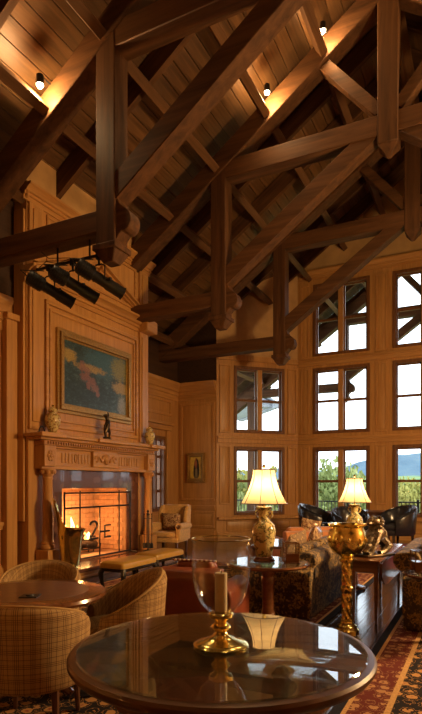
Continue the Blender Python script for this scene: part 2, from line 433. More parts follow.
# far left wall with narrow leaded window
WN = (11.55, 12.98, .78, 2.85)
w = MB(F_far); wall_mesh(w, 9.8, YB+.3, 0, WZ, [WN]); wf = w.build('wall_left_far', 'honey'); tag(wf, 'honey oak wall with the narrow leaded window beside the fireplace', 'wall', kind='structure')
crown(F_far, wf, 'honey_h', 9.8, YB, WZ, .5, .2); raised_panel(F_far, wf, 'honey', 11.3, 13.3, 3.45, 3.9); raised_panel(F_far, wf, 'honey', 11.3, 13.2, .08, .7)
MB(F_far).box(11.3, 13.25, 0, .16, 3.16, 3.24).box(11.35, 13.2, 0, .10, 3.02, 3.16).build('window_head', 'honey_h', wf, bevel=.01, seg=1)
MB(F_far).box(13.0, 13.18, 0, .07, 0, 3.02).build('pilaster', 'honey', wf, bevel=.01, seg=1)
wu = MB(F_far); wall_mesh(wu, 9.8, YB+.3, WZ, 5.9, (), -.3, -.02); tag(wu.build('wall_left_far_upper', 'upper'), 'dark boarded wall above the narrow window', 'wall', kind='structure')
# shoulder wall with the portrait
w = MB(F_sh); wall_mesh(w, XL-.3, P0[0], 0, WZ); ws = w.build('wall_shoulder', 'honey'); tag(ws, 'honey oak panelled wall behind the wing chair', 'wall', kind='structure')
raised_panel(F_sh, ws, 'honey', XL+.1, P0[0]-.06, 1.05, 3.85); raised_panel(F_sh, ws, 'honey', XL+.1, P0[0]-.06, .28, .76)
baserail(F_sh, ws, 'honey_x', XL, P0[0]-.04); crown(F_sh, ws, 'honey_x', XL, P0[0], WZ, .5, .2)
wu = MB(F_sh); wall_mesh(wu, XL-.3, P0[0], WZ, 6.9, (), -.3, -.02); tag(wu.build('wall_shoulder_upper', 'upper'), 'dark boarded wall above the portrait wall', 'wall', kind='structure')

# window walls ------------------------------------------------------------
TIERS = [(.64, 2.60), (2.99, 4.90), (5.25, 7.34)]
WINN = [0]
def window(F, u0, u1, z0, z1, cols=2, rows=2, label='', mull=.14, parent_rot=None, grid=False):
    WINN[0] += 1
    w = struct('window_%d' % WINN[0], label, 'window')
    f = .09
    mb = MB(F)
    mb.box(u0, u0+f, -.22, .03, z0, z1).box(u1-f, u1, -.22, .03, z0, z1).box(u0+f, u1-f, -.22, .03, z1-f, z1).box(u0+f, u1-f, -.22, .05, z0, z0+f*.8)
    mb.build('window_frame', 'sash', w, bevel=.006, seg=1)
    iw = (u1-u0-2*f-(cols-1)*mull)/cols
    for c in range(cols):
        a = u0+f+c*(iw+mull); b = a+iw
        if c: MB(F).box(a-mull, a, -.22, .04, z0+f*.8, z1-f).build('mullion', 'sash' if grid else 'honey', w, bevel=.006, seg=1)
        h = (z1-f-z0-f*.8)/rows
        for r in range(rows):
            za = z0+f*.8+r*h; zb = za+h; s = .035
            mb = MB(F).box(a, b, -.14, -.08, za, za+s).box(a, b, -.14, -.08, zb-s, zb).box(a, a+s, -.14, -.08, za+s, zb-s).box(b-s, b, -.14, -.08, za+s, zb-s)
            if grid: mb.box((a+b)/2-.012, (a+b)/2+.012, -.125, -.095, za+s, zb-s)
            mb.build('sash', 'sash', w)
            MB(F).box(a+s, b-s, -.114, -.106, za+s, zb-s).build('pane', 'pane', w)
    return w
WU = [(-4.44, -2.82), (-2.21, -.59), (.02, 1.64)]
ops = [(a, b, z0, z1) for a, b in WU for z0, z1 in TIERS]
w = MB(F_main); wall_mesh(w, P1[0], 2*XC-P1[0], 0, 7.75, ops); wm = w.build('wall_back', 'honey'); tag(wm, 'tall honey oak window wall at the far end', 'wall', kind='structure')
def pier_panels(F, parent, a, b, mat='honey'):
    for z0, z1 in ((.95, 2.62), (2.98, 4.92), (5.2, 7.36)):
        raised_panel(F, parent, mat, a, b, z0, z1, 0, .05, .03)
for a, b in ((-2.67, -2.36), (-.44, -.13), (-4.82, -4.55), (1.75, 2.02)): pier_panels(F_main, wm, a, b)
for z in (2.79, 5.07): MB(F_main).box(P1[0]+.02, 2*XC-P1[0]-.02, 0, .045, z-.10, z+.10).box(P1[0]+.02, 2*XC-P1[0]-.02, .045, .08, z+.02, z+.07).build('transom_rail', 'honey_x', wm, bevel=.006, seg=1)
MB(F_main).box(P1[0]+.02, 2*XC-P1[0]-.02, 0, .12, .52, .60).build('sill_rail', 'honey_x', wm, bevel=.01, seg=1)
MB(F_main).box(P1[0]+.02, 2*XC-P1[0]-.02, 0, .05, 0, .16).build('baseboard', 'honey_x', wm)
for a, b in WU: raised_panel(F_main, wm, 'honey_x', a+.05, b-.05, .18, .5, 0, .04, .025)
crown(F_main, wm, 'honey_x', P1[0]+.05, 2*XC-P1[0]-.05, 7.75, .26, .16)
WORDS = ['left', 'middle', 'right']; TW = ['bottom', 'middle', 'top']
for i, (a, b) in enumerate(WU):
    for j, (z0, z1) in enumerate(TIERS):
        window(F_main, a, b, z0, z1, label='four pane window, %s row, %s bay of the tall end wall' % (TW[j], WORDS[i]))
wbo = [(.52, 2.10, z0, z1) for z0, z1 in TIERS[:2]]
for F, nm, lb in ((F_bay, 'wall_bay_left', 'left'), (F_bayr, 'wall_bay_right', 'right')):
    w = MB(F); wall_mesh(w, 0, L45, 0, 5.2, wbo); wb = w.build(nm, 'honey'); tag(wb, 'angled honey oak bay wall on the %s' % lb, 'wall', kind='structure')
    for a, b in ((.08, .42), (2.2, L45-.04)):
        for z0, z1 in ((.95, 2.62), (2.98, 4.92)): raised_panel(F, wb, 'honey', a, b, z0, z1, 0, .05, .03)
    MB(F).box(0.02, L45-.02, 0, .045, 2.69, 2.89).box(0.02, L45-.02, .045, .08, 2.81, 2.86).build('transom_rail', 'honey', wb, bevel=.006, seg=1)
    MB(F).box(0.02, L45-.02, 0, .12, .52, .60).build('sill_rail', 'honey', wb, bevel=.01, seg=1)
    MB(F).box(0.02, L45-.02, 0, .05, 0, .16).build('baseboard', 'honey', wb)
    raised_panel(F, wb, 'honey', .3, 2.3, .18, .5, 0, .04, .025)
    MB(F).box(0.02, L45-.02, 0, .06, 5.04, 5.2).build('head_rail', 'honey', wb, bevel=.01, seg=1)
    pu = MB(F); wall_mesh(pu, 0, L45, 5.2, 8.3, (), -.3, -.01)
    tag(pu.build(nm+'_upper', 'plaster'), 'ochre plaster above the %s angled bay' % lb, 'wall', kind='structure')
    for j, (z0, z1) in enumerate(TIERS[:2]):
        window(F, .52, 2.10, z0, z1, label='four pane window in the %s angled bay, %s row' % (lb, TW[j]))
gb = MB().prism([(P1[0], 7.75), (2*XC-P1[0], 7.75), (2*XC-P1[0], ZB(3.5)+DECK), (XC, ZB(0)+DECK), (P1[0], ZB(3.5)+DECK)], YM+.01, YM+.3)
tag(gb.build('wall_gable', 'plaster'), 'ochre plaster gable above the tall end windows', 'wall', kind='structure')
window(F_far, WN[0], WN[1], WN[2], WN[3], cols=3, rows=4, label='narrow leaded window between fireplace and portrait wall', mull=.06, grid=True)
# unseen sides of the hall
w = MB(F_right); wall_mesh(w, Y0, YB+.3, 0, WZ); wr = w.build('wall_right', 'honey'); tag(wr, 'honey oak panelled wall on the right side', 'wall', kind='structure')
for k in range(6): raised_panel(F_right, wr, 'honey', -3.3+k*2.8, -.8+k*2.8, 1.02, 3.85)
crown(F_right, wr, 'honey_h', Y0, YB, WZ, .5, .2)
wu = MB(F_right); wall_mesh(wu, Y0, YB+.3, WZ, 5.9, (), -.3, -.02); tag(wu.build('wall_right_upper', 'upper'), 'dark boarded wall above the right panelling', 'wall', kind='structure')
w = MB(F_shr); wall_mesh(w, P0r[0], XR+.3, 0, 6.9); tag(w.build('wall_shoulder_right', 'honey'), 'honey oak wall right of the bay', 'wall', kind='structure')
w = MB(F_rear); wall_mesh(w, XPL-1.4, XR+.3, 0, 5.6); wr = w.build('wall_rear', 'honey'); tag(wr, 'honey oak wall at the near end', 'wall', kind='structure')
for k in range(4): raised_panel(F_rear, wr, 'honey', -6.7+k*3, -3.9+k*3, 1.02, 3.85)
gb = MB().prism([(-8.2, 5.6), (5.4, 5.6), (XC, ZB(0)+DECK)], Y0-.3, Y0)
tag(gb.build('wall_rear_gable', 'plaster'), 'ochre plaster gable at the near end', 'wall', kind='structure')

# ------------------------------------------------------------------ ceiling: boards, common rafters, purlins
slope = math.atan(.71); cl = math.cos(slope)
ceil = MB().prism([(-9.2, ZB(7.8)+DECK+.10), (XC, ZB(0)+DECK+.10), (6.4, ZB(7.8)+DECK+.10), (6.4, ZB(7.8)+DECK+.2), (XC, ZB(0)+DECK+.2), (-9.2, ZB(7.8)+DECK+.2)], Y0-.3, ROOF_Y1).build('ceiling', 'upper')
tag(ceil, 'steep boarded timber ceiling over the hall', 'ceiling', kind='structure')
bw = .25; nb = int(7.75/cl/bw)
b0 = MB().box(0, bw-.010, Y0, ROOF_Y1, -.028, .012).build('board', 'deck', ceil, bevel=.004, seg=1)
r0 = MB().box(0, 7.7/cl, -.05, .05, -.34, -.005).build('rafter', 'beam_x', ceil)
p0 = MB().box(-.07, .07, Y0, ROOF_Y1, -.62, -.42).build('purlin', 'beam_y', ceil, bevel=.008, seg=1)
first = [True]*3
def put(proto, i, loc, rot):
    if first[i]: proto.location = loc; proto.rotation_euler = rot; first[i] = False
    else: inst(proto, ceil, loc, rot)
ry = [TR[0]-2.3, TR[0]-1.15]
for a, b in zip(TR, TR[1:]):
    n = max(2, round((b-a)/1.147)); ry += [a+(b-a)*k/n for k in range(1, n)]
ry.append(20.15)
def zdeck(dx): return ZB(dx)+DECK+.06
for s in (-1, 1):
    rot = (0, slope, 0) if s > 0 else (0, -slope, PI)   # local +x runs down the slope
    for k in range(nb):
        dx = (k+.0)*bw*cl
        if s > 0: put(b0, 0, (XC+dx, 0, zdeck(dx)), (0, slope, 0))
        else: put(b0, 0, (XC-dx-bw*cl, 0, zdeck(dx+bw*cl)), (0, -slope, 0))
    for y in ry:
        if s > 0: put(r0, 1, (XC, y, ZB(0)+DECK), (0, slope, 0))
        else: put(r0, 1, (XC-7.7, y, ZB(7.7)+DECK), (0, -slope, 0))
    for dx in (.36, 1.40, 2.45, 3.47, 4.47, 5.5, 6.5):
        put(p0, 2, (XC+s*dx, 0, ZB(dx)+DECK), (0, s*slope, 0))
MB().box(XC-.09, XC+.09, Y0, ROOF_Y1, ZB(0)+.35, ZB(0)+.75).build('ridge_beam', 'beam_y', ceil)

# ------------------------------------------------------------------ trusses
def make_truss():
    t = thing('roof_truss', '', 'roof truss')
    for s in (-1, 1):
        def X(dx): return XC+s*dx
        top = .43
        MB().prism([(X(7.4), ZB(7.4)), (X(0.05), ZB(.05)), (X(.05), ZB(.05)+top), (X(7.4), ZB(7.4)+top)], -.17, .17).build('principal_rafter', 'beam_x', t, bevel=.012, seg=1)
        MB().box(X(3.1)-.155, X(3.1)+.155, -.155, .155, 4.70, ZB(3.1)+.12).build('hammer_post', 'beam_z', t, bevel=.012, seg=1)
        MB().box(min(X(3.2), X(7.0)), max(X(3.2), X(7.0)), -.15, .15, 4.90, 5.19).build('hammer_beam', 'beam_x', t, bevel=.012, seg=1)
        up = lambda dx: 5.71+.71*(2.85-dx)
        MB().prism([(X(2.97), up(2.97)), (X(2.85-(7.31-5.71)/.71), 7.31), (X(2.85-(7.31-5.38)/.71), 7.31), (X(2.97), up(2.97)-.36)], -.14, .14).build('strut', 'beam_x', t, bevel=.012, seg=1)
        a = (1.10, ZB(1.10)+.05); b_ = (.14, 7.72)
        dx_, dz_ = b_[0]-a[0], b_[1]-a[1]; L = math.hypot(dx_, dz_); px, pz = -dz_/L*.10, dx_/L*.10
        MB().prism([(X(a[0]+px), a[1]+pz), (X(b_[0]+px), b_[1]+pz), (X(b_[0]-px), b_[1]-pz), (X(a[0]-px), a[1]-pz)], -.10, .10).build('king_brace', 'beam_x', t, bevel=.01, seg=1)
        prof = [(0, 5.42), (.03, 5.30), (.06, 5.22), (.13, 5.16), (.20, 5.10), (.235, 5.02), (.235, 4.95), (.20, 4.88), (.14, 4.85), (.09, 4.86), (.05, 4.82), (0, 4.76)]
        MB().prism([(X(3.1-.150-o), z) for o, z in prof], -.115, .115).build('scroll_corbel', 'beam_x', t, bevel=.008, seg=1)
        mb = MB(); x = X(3.1)
        mb.box(x-.19, x+.19, -.19, .19, 4.64, 4.72)
        mb.frustum(x-.08, x+.08, -.09, .09, 4.49, x-.17, x+.17, -.17, .17, 4.64)
        mb.build('pendant', 'beam_z', t, bevel=.01, seg=1)
    MB().box(XC-3.15, XC+3.15, -.15, .15, 7.29, 7.63).build('collar_beam', 'beam_x', t, bevel=.012, seg=1)
    mb = MB().box(XC-.165, XC+.165, -.165, .165, 7.14, ZB(0)+.3)
    mb.frustum(XC-.03, XC+.03, -.03, .03, 6.95, XC-.165, XC+.165, -.165, .165, 7.14)
    mb.build('king_post', 'beam_z', t, bevel=.012, seg=1)
    return t
tr0 = make_truss(); tr0['group'] = 'timber roof trusses'
TL = ['timber truss over the near end of the hall', 'timber truss directly above the foreground glass table',
      'nearest timber truss in view, carrying the bar of black spotlights', 'second timber truss, with two lit lamps along its rafter',
      'farthest indoor timber truss, just before the tall windows', 'timber truss outdoors over the terrace beyond the windows']
for i, y in enumerate(TR):
    if i == 0: tr0.location = (0, y, 0); tr0['label'] = TL[0]
    else: copy_tree(tr0, None, (0, y, 0), 0, TL[i])
for s in (-1, 1):
    o = MB().box(-.17, .17, -.17, .17, -.1, ZB(6.67)+.02).box(-.24, .24, -.24, .24, -.1, .5).build('porch_column', 'beam_z', None, (XC+s*6.67, 19.75, 0), bevel=.01, seg=1)
    tag(o, 'square dark timber column at the %s end of the terrace truss' % ('left' if s < 0 else 'right'), 'column')

# ------------------------------------------------------------------ ceiling spot lamps on the trusses
def spot(X, Y, label, power=LAMP_W, tilt=(0, 0, 0)):
    z = ZB(X-XC)+.27
    t = thing('ceiling_spotlight', label, 'spotlight', (X, Y, z), 0, 'truss spotlights')
    MB().lathe([(.02, .14), (.05, .13), (.055, .03), (.06, .0), (.05, .0), (.04, .03)], 16).build('lamp_housing', 'iron', t)
    MB().ball((0, 0, .0), .045, .045, .045, 14, 8).build('bulb', 'lens', t)
    MB().tube([(0, 0, .12), (0, .08, .14), (0, .24 if Y != 6.45 else -.32, .14)], .012, 6).build('mounting_arm', 'iron', t)
    light('POINT', (0, 0, -.10), power, WARM, .06, t)
spot(-5.44, 5.60, 'lit spotlight at the left beside the nearest truss rafter')
spot(-3.41, 9.0, 'lower of two lit spotlights on the second truss rafter')
spot(-2.41, 9.0, 'upper of two lit spotlights on the second truss rafter')
spot(-3.5, 6.45, 'lit spotlight high on the nearest truss, above the frame')
for i, (x, y) in enumerate(((.6, 9.06), (.6, 5.66), (2.8, 5.66), (-3.5, 2.2), (.6, 2.2), (-5.3, 2.2), (-3.0, -1.2), (1.0, -1.2))):  # unseen lamps added beyond the visible ones to light the hall
    spot(x, y, 'added truss spotlight out of view, %s' % ['right of the second king post', 'right of the nearest king post', 'far right on the nearest truss', 'above the glass table', 'above and right of the glass table', 'above the plaid chairs', 'behind the viewer on the left', 'behind the viewer on the right'][i], LAMP_W*(1.2 if i < 3 else .5))

# ------------------------------------------------------------------ chimney breast
CX, CY = -6.5, 8.13
F_ch = frame((CX, CY), (0, 1), (1, 0))
HW = 1.73
ZT = ZB(CX-XC)+DECK+.08
ch = MB(F_ch)
ch.box(-HW, HW, -1.42, -.85, 0, 6.2)
ch.box(-HW, -1.0, -.85, 0, 0, ZT).box(1.0, HW, -.85, 0, 0, ZT).box(-1.0, 1.0, -.85, 0, 1.5, ZT).box(-1.0, 1.0, -.85, 0, 0, .16)
cb = ch.build('wall_chimney_breast', 'honey'); tag(cb, 'tall honey oak chimney breast above the fireplace', 'wall', kind='structure')
# plaster head above the oak casing
MB(F_ch).box(-HW-.004, HW+.004, -.85, .004, 6.27, ZT).build('plaster_head', 'plaster', cb)
for s in (-1, 1):
    a, b = sorted((s*1.40, s*1.71))
    mb = MB(F_ch).box(a, b, 0, .05, 2.4, 4.72)
    mb.box(a+.05, b-.05, .05, .072, 2.52, 4.62)
    mb.build('pilaster', 'honey', cb, bevel=.006, seg=1)
    MB(F_ch).box(a, b, 0, .05, 5.12, 6.02).box(a+.07, b-.07, .05, .07, 5.2, 5.95).build('pilaster', 'honey', cb, bevel=.006, seg=1)
    # returns on the sides of the breast
    MB(F_ch).box(s*HW-(.05 if s < 0 else 0), s*HW+(.05 if s > 0 else 0), -.23, -.02, .92, 5.9).build('side_board', 'honey', cb, bevel=.006, seg=1)
# moulded rectangle round the painting
def frame_rect(mb, u0, u1, z0, z1, w, n0, n1):
    mb.box(u0, u1, n0, n1, z0, z0+w).box(u0, u1, n0, n1, z1-w, z1).box(u0, u0+w, n0, n1, z0+w, z1-w).box(u1-w, u1, n0, n1, z0+w, z1-w); return mb
mb = MB(F_ch); frame_rect(mb, -1.34, 1.34, 2.46, 4.58, .07, 0, .05); frame_rect(mb, -1.24, 1.24, 2.58, 4.46, .045, 0, .035)
mb.build('panel_molding', 'honey_h', cb, bevel=.008, seg=1)
crown(F_ch, cb, 'honey_h', -1.80, 1.80, 4.98, .26, .22, 'cornice')
for s in (-1, 1):
    c = MB(F_ch).box(s*1.56-.2, s*1.56+.2, .02, .26, 4.72, 4.97).build('cornice_break', 'honey_h', cb, bevel=.02, seg=1)
    # raking members of the pediment
    for off, w_, d in ((0, .07, .20), (-.07, .06, .13), (-.13, .04, .07)):
        pts = [(s*1.78, 4.99+off*.2), (s*.04, 5.68+off), (s*.04, 5.68+off-w_), (s*1.78, 4.985+off*.2-w_*.3)]
        mb = MB(F_ch); A = [mb.pt((u, 0, z)) for u, z in pts]; B = [mb.pt((u, d, z)) for u, z in pts]
        mb.f += [A[::-1], B]+[[A[k], A[(k+1) % 4], B[(k+1) % 4], B[k]] for k in range(4)]
        mb.build('pediment_rake', 'honey_h', cb)
mb = MB(F_ch); frame_rect(mb, -1.3, 1.3, 5.15, 6.0, .05, 0, .03); mb.build('panel_molding', 'honey_h', cb, bevel=.006, seg=1)
crown(F_ch, cb, 'honey_h', -1.82, 1.82, 6.27, .24, .2, 'cornice')
MB().box(-6.76, -6.42, CY-HW-.06, CY-HW, 6.05, 6.27).build('cornice', 'honey_x', cb, bevel=.02, seg=1)
for s in (-1, 1):
    a, b = sorted((s*1.74, s*1.34))
    MB(F_ch).box(a, b, 0, .05, .16, 2.3).build('pilaster', 'honey', cb, bevel=.006, seg=1)

# ------------------------------------------------------------------ fireplace
fp = thing('fireplace', 'carved oak fireplace with red marble surround and lit fire', 'fireplace', (CX, CY, 0))
LF = frame((0, 0), (0, 1), (1, 0))
def fpart(mb, name, mat, **k): return mb.build(name, mat, fp, **k)
fpart(MB(LF).box(-1.79, 1.76, .005, .38, 2.27, 2.33).box(-1.74, 1.70, .02, .32, 2.22, 2.27), 'mantel_shelf', 'honey_h', bevel=.012)
for a_, b_ in ((-.42, .42), (-1.83, -1.28), (1.28, 1.80)): fpart(MB(LF).box(a_, b_, .36, .43, 2.26, 2.332), 'shelf_break', 'honey_h', bevel=.012)
fpart(MB(LF).box(-1.62, 1.62, .02, .27, 2.14, 2.22).box(-1.58, 1.58, .02, .23, 2.10, 2.14), 'bed_molding', 'carved', bevel=.015)
# dentils
k = -1.55; dn = None
while k < 1.55:
    if dn is None: dn = fpart(MB(LF).box(0, .03, .27, .295, 2.16, 2.205), 'dentil', 'carved', loc=(0, k, 0))
    else: inst(dn, fp, (0, k, 0))
    k += .06
fpart(MB(LF).box(-1.5, 1.5, .02, .17, 1.80, 2.10), 'frieze', 'honey_h')
fpart(MB(LF).box(-1.62, 1.62, .02, .22, 1.76, 1.82), 'architrave', 'honey_h', bevel=.012)
for s in (-1, 1):
    mb = MB(LF)
    for i in range(9):
        u = s*(.42+i*.085)
        if i == 4: mb.tube([(u+.035*math.cos(t*PI/6), .18, 1.96+.075*math.sin(t*PI/6)) for t in range(13)], .014, 6, False)
        else: mb.tube([(u, .172, 1.87), (u, .175, 2.04)], .022, 6)
    fpart(mb, 'fluting', 'carved')
    e = fpart(MB(LF).box(s*1.49-.13, s*1.49+.13, .02, .28, 1.80, 2.14), 'end_block', 'honey', bevel=.01)
    mb = MB(LF)
    for i in range(6):
        t = i*PI/3; mb.ball((s*1.49+.05*math.cos(t), .285, 1.97+.06*math.sin(t)), .032, .02, .035, 8, 5)
    mb.ball((s*1.49, .29, 1.97), .03, .025, .035, 8, 5); o = mb.build('rosette', 'carved', e)
    # column
    u = s*1.47; cyn = .20
    col = [(.095, .46), (.112, .48), (.112, .52), (.095, .54), (.105, .57), (.09, .60), (.086, .62), (.084, 1.1), (.074, 1.58), (.082, 1.6), (.082, 1.62), (.074, 1.635)]
    c = fpart(MB(LF).lathe(col, 20, (u, cyn, 0)), 'column', 'honey')
    MB(LF).box(u-.135, u+.135, cyn-.135, cyn+.135, .15, .46).build('plinth', 'honey', c, bevel=.012)
    mb = MB(LF).lathe([(.074, 1.635), (.09, 1.66), (.10, 1.70), (.125, 1.745), (.12, 1.76)], 16, (u, cyn, 0))
    for i in range(8):
        t = i*PI/4; mb.ball((u+.105*math.cos(t), cyn+.105*math.sin(t), 1.715), .032, .032, .04, 6, 5)
    mb.build('capital', 'carved', c)
# centre tablet with carved scroll leaves
e = fpart(MB(LF).box(-.36, .36, .02, .235, 1.82, 2.12), 'centre_tablet', 'honey_h', bevel=.01)
mb = MB(LF)
for s in (-1, 1):
    mb.tube([(s*(.04+.22*t/10+.03*math.sin(t*.9)), .245, 1.97+.055*math.cos(t*.75)) for t in range(11)], [.034-.002*t for t in range(11)], 7)
    mb.tube([(s*(.27+.045*math.cos(t*.6)), .24, 1.97+.05*math.sin(t*.6)) for t in range(9)], .018, 6)
mb.ball((0, .25, 1.98), .075, .045, .085, 10, 7); mb.ball((0, .255, 1.90), .05, .03, .035, 8, 5)
mb.build('carved_scroll', 'carved', e)
# marble slips
for nm, bx in (('marble_slip', (-1.36, -.95, .16, 1.78)), ('marble_slip', (.95, 1.36, .16, 1.78)), ('marble_slip', (-.95, .95, 1.44, 1.78))):
    fpart(MB(LF).box(bx[0], bx[1], 0.005, .035, bx[2], bx[3]), nm, 'marble', bevel=.006)
# hearth
h = fpart(MB(LF).box(-1.85, 1.60, 0.0, .80, .10, .16), 'hearth_slab', 'marble', bevel=.01)
fpart(MB(LF).box(-1.80, 1.56, .0, .76, .0, .10).box(-1.83, 1.58, .0, .785, .0, .04), 'hearth_kerb', 'honey_h', bevel=.01)
# firebox lined with brick
fb = fpart(MB(LF).box(-.99, .99, -.84, -.80, .165, 1.49).box(-.99, -.95, -.80, 0, .165, 1.49).box(.95, .99, -.80, 0, .165, 1.49).box(-.95, .95, -.80, 0, .165, .18), 'firebox', 'mortar')
br = None
for r in range(14):
    for i in range(9):
        u = -.95+i*.215+(.105 if r % 2 else 0)
        if u+.2 > .97: continue
        if br is None: br = MB(LF).box(0, .205, 0, .02, 0, .082).build('brick', 'brick', fb, (-.80, u, .19+r*.092))
        else: inst(br, fb, (-.80, u, .19+r*.092))
bs = None
for s in (-1, 1):
    for r in range(14):
        for i in range(3):
            n_ = -.76+i*.235+(.1 if r % 2 else 0)
            loc = (n_, s*.95-(.02 if s > 0 else 0), .19+r*.092)
            if n_+.225 > .02: continue
            if bs is None: bs = MB(LF).box(0, .02, 0, .225, 0, .082).build('brick', 'brick', fb, loc)
            else: inst(bs, fb, loc)
# grate, logs, flames
g = fpart(MB(LF).tube([(-.5, -.30, .26), (.5, -.30, .26)], .014).tube([(-.5, -.55, .26), (.5, -.55, .26)], .014), 'fire_grate', 'iron')
for u in (-.45, -.2, .05, .3, .45): MB(LF).tube([(u, -.58, .27), (u, -.26, .27), (u, -.24, .36)], .011).tube([(u, -.42, .27), (u, -.42, .182)], .011).build('grate_bar', 'iron', g)
for a, b, r in (((-.5, -.42, .36), (.45, -.36, .34), .07), ((-.4, -.52, .36), (.5, -.5, .37), .065), ((-.35, -.36, .47), (.3, -.5, .50), .06), ((.0, -.5, .55), (.42, -.36, .46), .05)):
    pts = [Vector(a).lerp(Vector(b), t/6)+Vector((0, 0, .012*math.sin(t*2.1))) for t in range(7)]
    fpart(MB(LF).tube(pts, [r*(.92+.1*math.sin(t*1.7)) for t in range(7)], 10), 'log', 'log')
rnd = random.Random(3)
for i in range(13):
    u = -.42+i*.068; hgt = (.50-.5*abs(i-3.5)/9)*rnd.uniform(.55, 1.0); n_ = -.45+rnd.uniform(-.06, .06); ph = rnd.random()*6
    pts = [(u+.03*math.sin(ph+t*.9), n_+.015*math.cos(ph+t), .46+hgt*t/7) for t in range(8)]
    rs = [.035, .055, .058, .05, .04, .028, .016, .003]
    fpart(MB(LF).tube(pts, [q_*(.7+.5*hgt) for q_ in rs], 8), 'flame', 'flame_core' if i % 3 == 1 else 'flame')
light('POINT', (-.32, -.05, .75), 40, (1.0, .42, .12), .15, fp, name='fire_light')
# screen
scn = thing('fire_screen', 'black iron fire screen with brand letters before the fire', 'fire screen', (CX+.13, CY, .16))
def bar(mb, a, b, r=.013): return mb.tube([(0, a[0], a[1]), (0, b[0], b[1])], r, 6)
mb = MB()
for z in (.03, .94, 1.20): bar(mb, (-1.0, z), (.92, z), .017)
for u in (-1.0, .92): bar(mb, (u, 0), (u, 1.22), .017)
mb.build('screen_frame', 'iron', scn)
for u in (-.60, .55): bar(MB(), (u, .03), (u, 1.24), .013).build('upright', 'iron', scn)
bar(MB(), (-.05, .03), (-.05, .94), .013).build('upright', 'iron', scn)
def stroke(pts, r=.020): return MB().tube([(0, a, b) for a, b in pts], r, 6)
two = [(-.185+.10*math.cos(t), .60+.075*math.sin(t)) for t in [PI*.95-k*PI*.155 for k in range(9)]]
two = two+[(-.20, .45), (-.30, .36), (-.06, .36)]
stroke([(a-.04, b) for a, b in two]).build('brand_mark', 'iron', scn)
mb = stroke([(.27, .58), (.10, .58), (.10, .36), (.27, .36)]); mb.tube([(0, -.05, .47), (0, .24, .47)], .018, 6); mb.build('brand_mark', 'iron', scn)
mb = MB()
for u in (-1.0, .92): mb.tube([(-.10, u, .012), (.16, u, .012)], .015, 6)
mb.build('foot', 'iron', scn)
# tool set
ts = thing('fire_tools', 'black iron fire tool stand at the right of the hearth', 'fire tools', (CX+.42, CY+1.13, .16))
MB().lathe([(.10, 0), (.10, .015), (.02, .03), (.012, .05), (.012, .72), (.03, .74), (.012, .78), (.03, .81), (.002, .84)], 12).build('stand', 'iron', ts)
for i, (dx, dy) in enumerate(((.06, .05), (.06, -.05), (-.06, .05), (-.05, -.06))):
    p = MB().tube([(dx*.4, dy*.4, .66), (dx, dy, .66)], .006, 5).tube([(dx, dy, .74), (dx, dy, .16)], .007, 6)
    p.ball((dx, dy, .75), .016, n=6, m=4)
    if i % 2: p.box(dx-.03, dx+.03, dy-.008, dy+.008, .06, .17)
    else: p.lathe([(.01, .17), (.03, .14), (.035, .06), (.002, .05)], 8, (dx, dy, 0))
    p.build('tool', 'iron', ts)
# brass scuttle
bk = thing('brass_scuttle', 'tall polished brass coal scuttle standing on the hearth', 'scuttle', (CX+.55, CY-1.33, .161))
bk.scale = (1.22, 1.22, 1.22)
n = 28; rows = []
for r_, z_ in ((.085, 0), (.105, .01), (.095, .03), (.115, .05), (.15, .35), (.165, .46)):
    rows.append([(r_*math.cos(2*PI*k/n), r_*math.sin(2*PI*k/n), z_) for k in range(n)])
def lip(a): return .10*max(0, math.cos(a+2.2))**2+.32*max(0, math.cos(a+2.2))**4
rows.append([(.172*math.cos(2*PI*k/n), .172*math.sin(2*PI*k/n), .48+.35*lip(2*PI*k/n)) for k in range(n)])
rows.append([(.205*math.cos(2*PI*k/n)*(1+.3*lip(2*PI*k/n)), .205*math.sin(2*PI*k/n)*(1+.3*lip(2*PI*k/n)), .52+lip(2*PI*k/n)) for k in range(n)])
rows.append([(.19*math.cos(2*PI*k/n), .19*math.sin(2*PI*k/n), .50+lip(2*PI*k/n)*.95) for k in range(n)])
rows.append([(.15*math.cos(2*PI*k/n), .15*math.sin(2*PI*k/n), .40) for k in range(n)])
rows.append([(.10*math.cos(2*PI*k/n), .10*math.sin(2*PI*k/n), .06) for k in range(n)])
MB().grid(rows, True, None, True).build('bucket', 'brass', bk)
MB().tube([(0, .17*math.cos(t*PI/10), .47+.0*t) if False else (.17*math.cos(PI*.35)*0+.0, .168*math.cos(t*PI/10), .44-.12*math.sin(t*PI/10)) for t in range(11)], .007, 6).build('bail_handle', 'brass', bk)

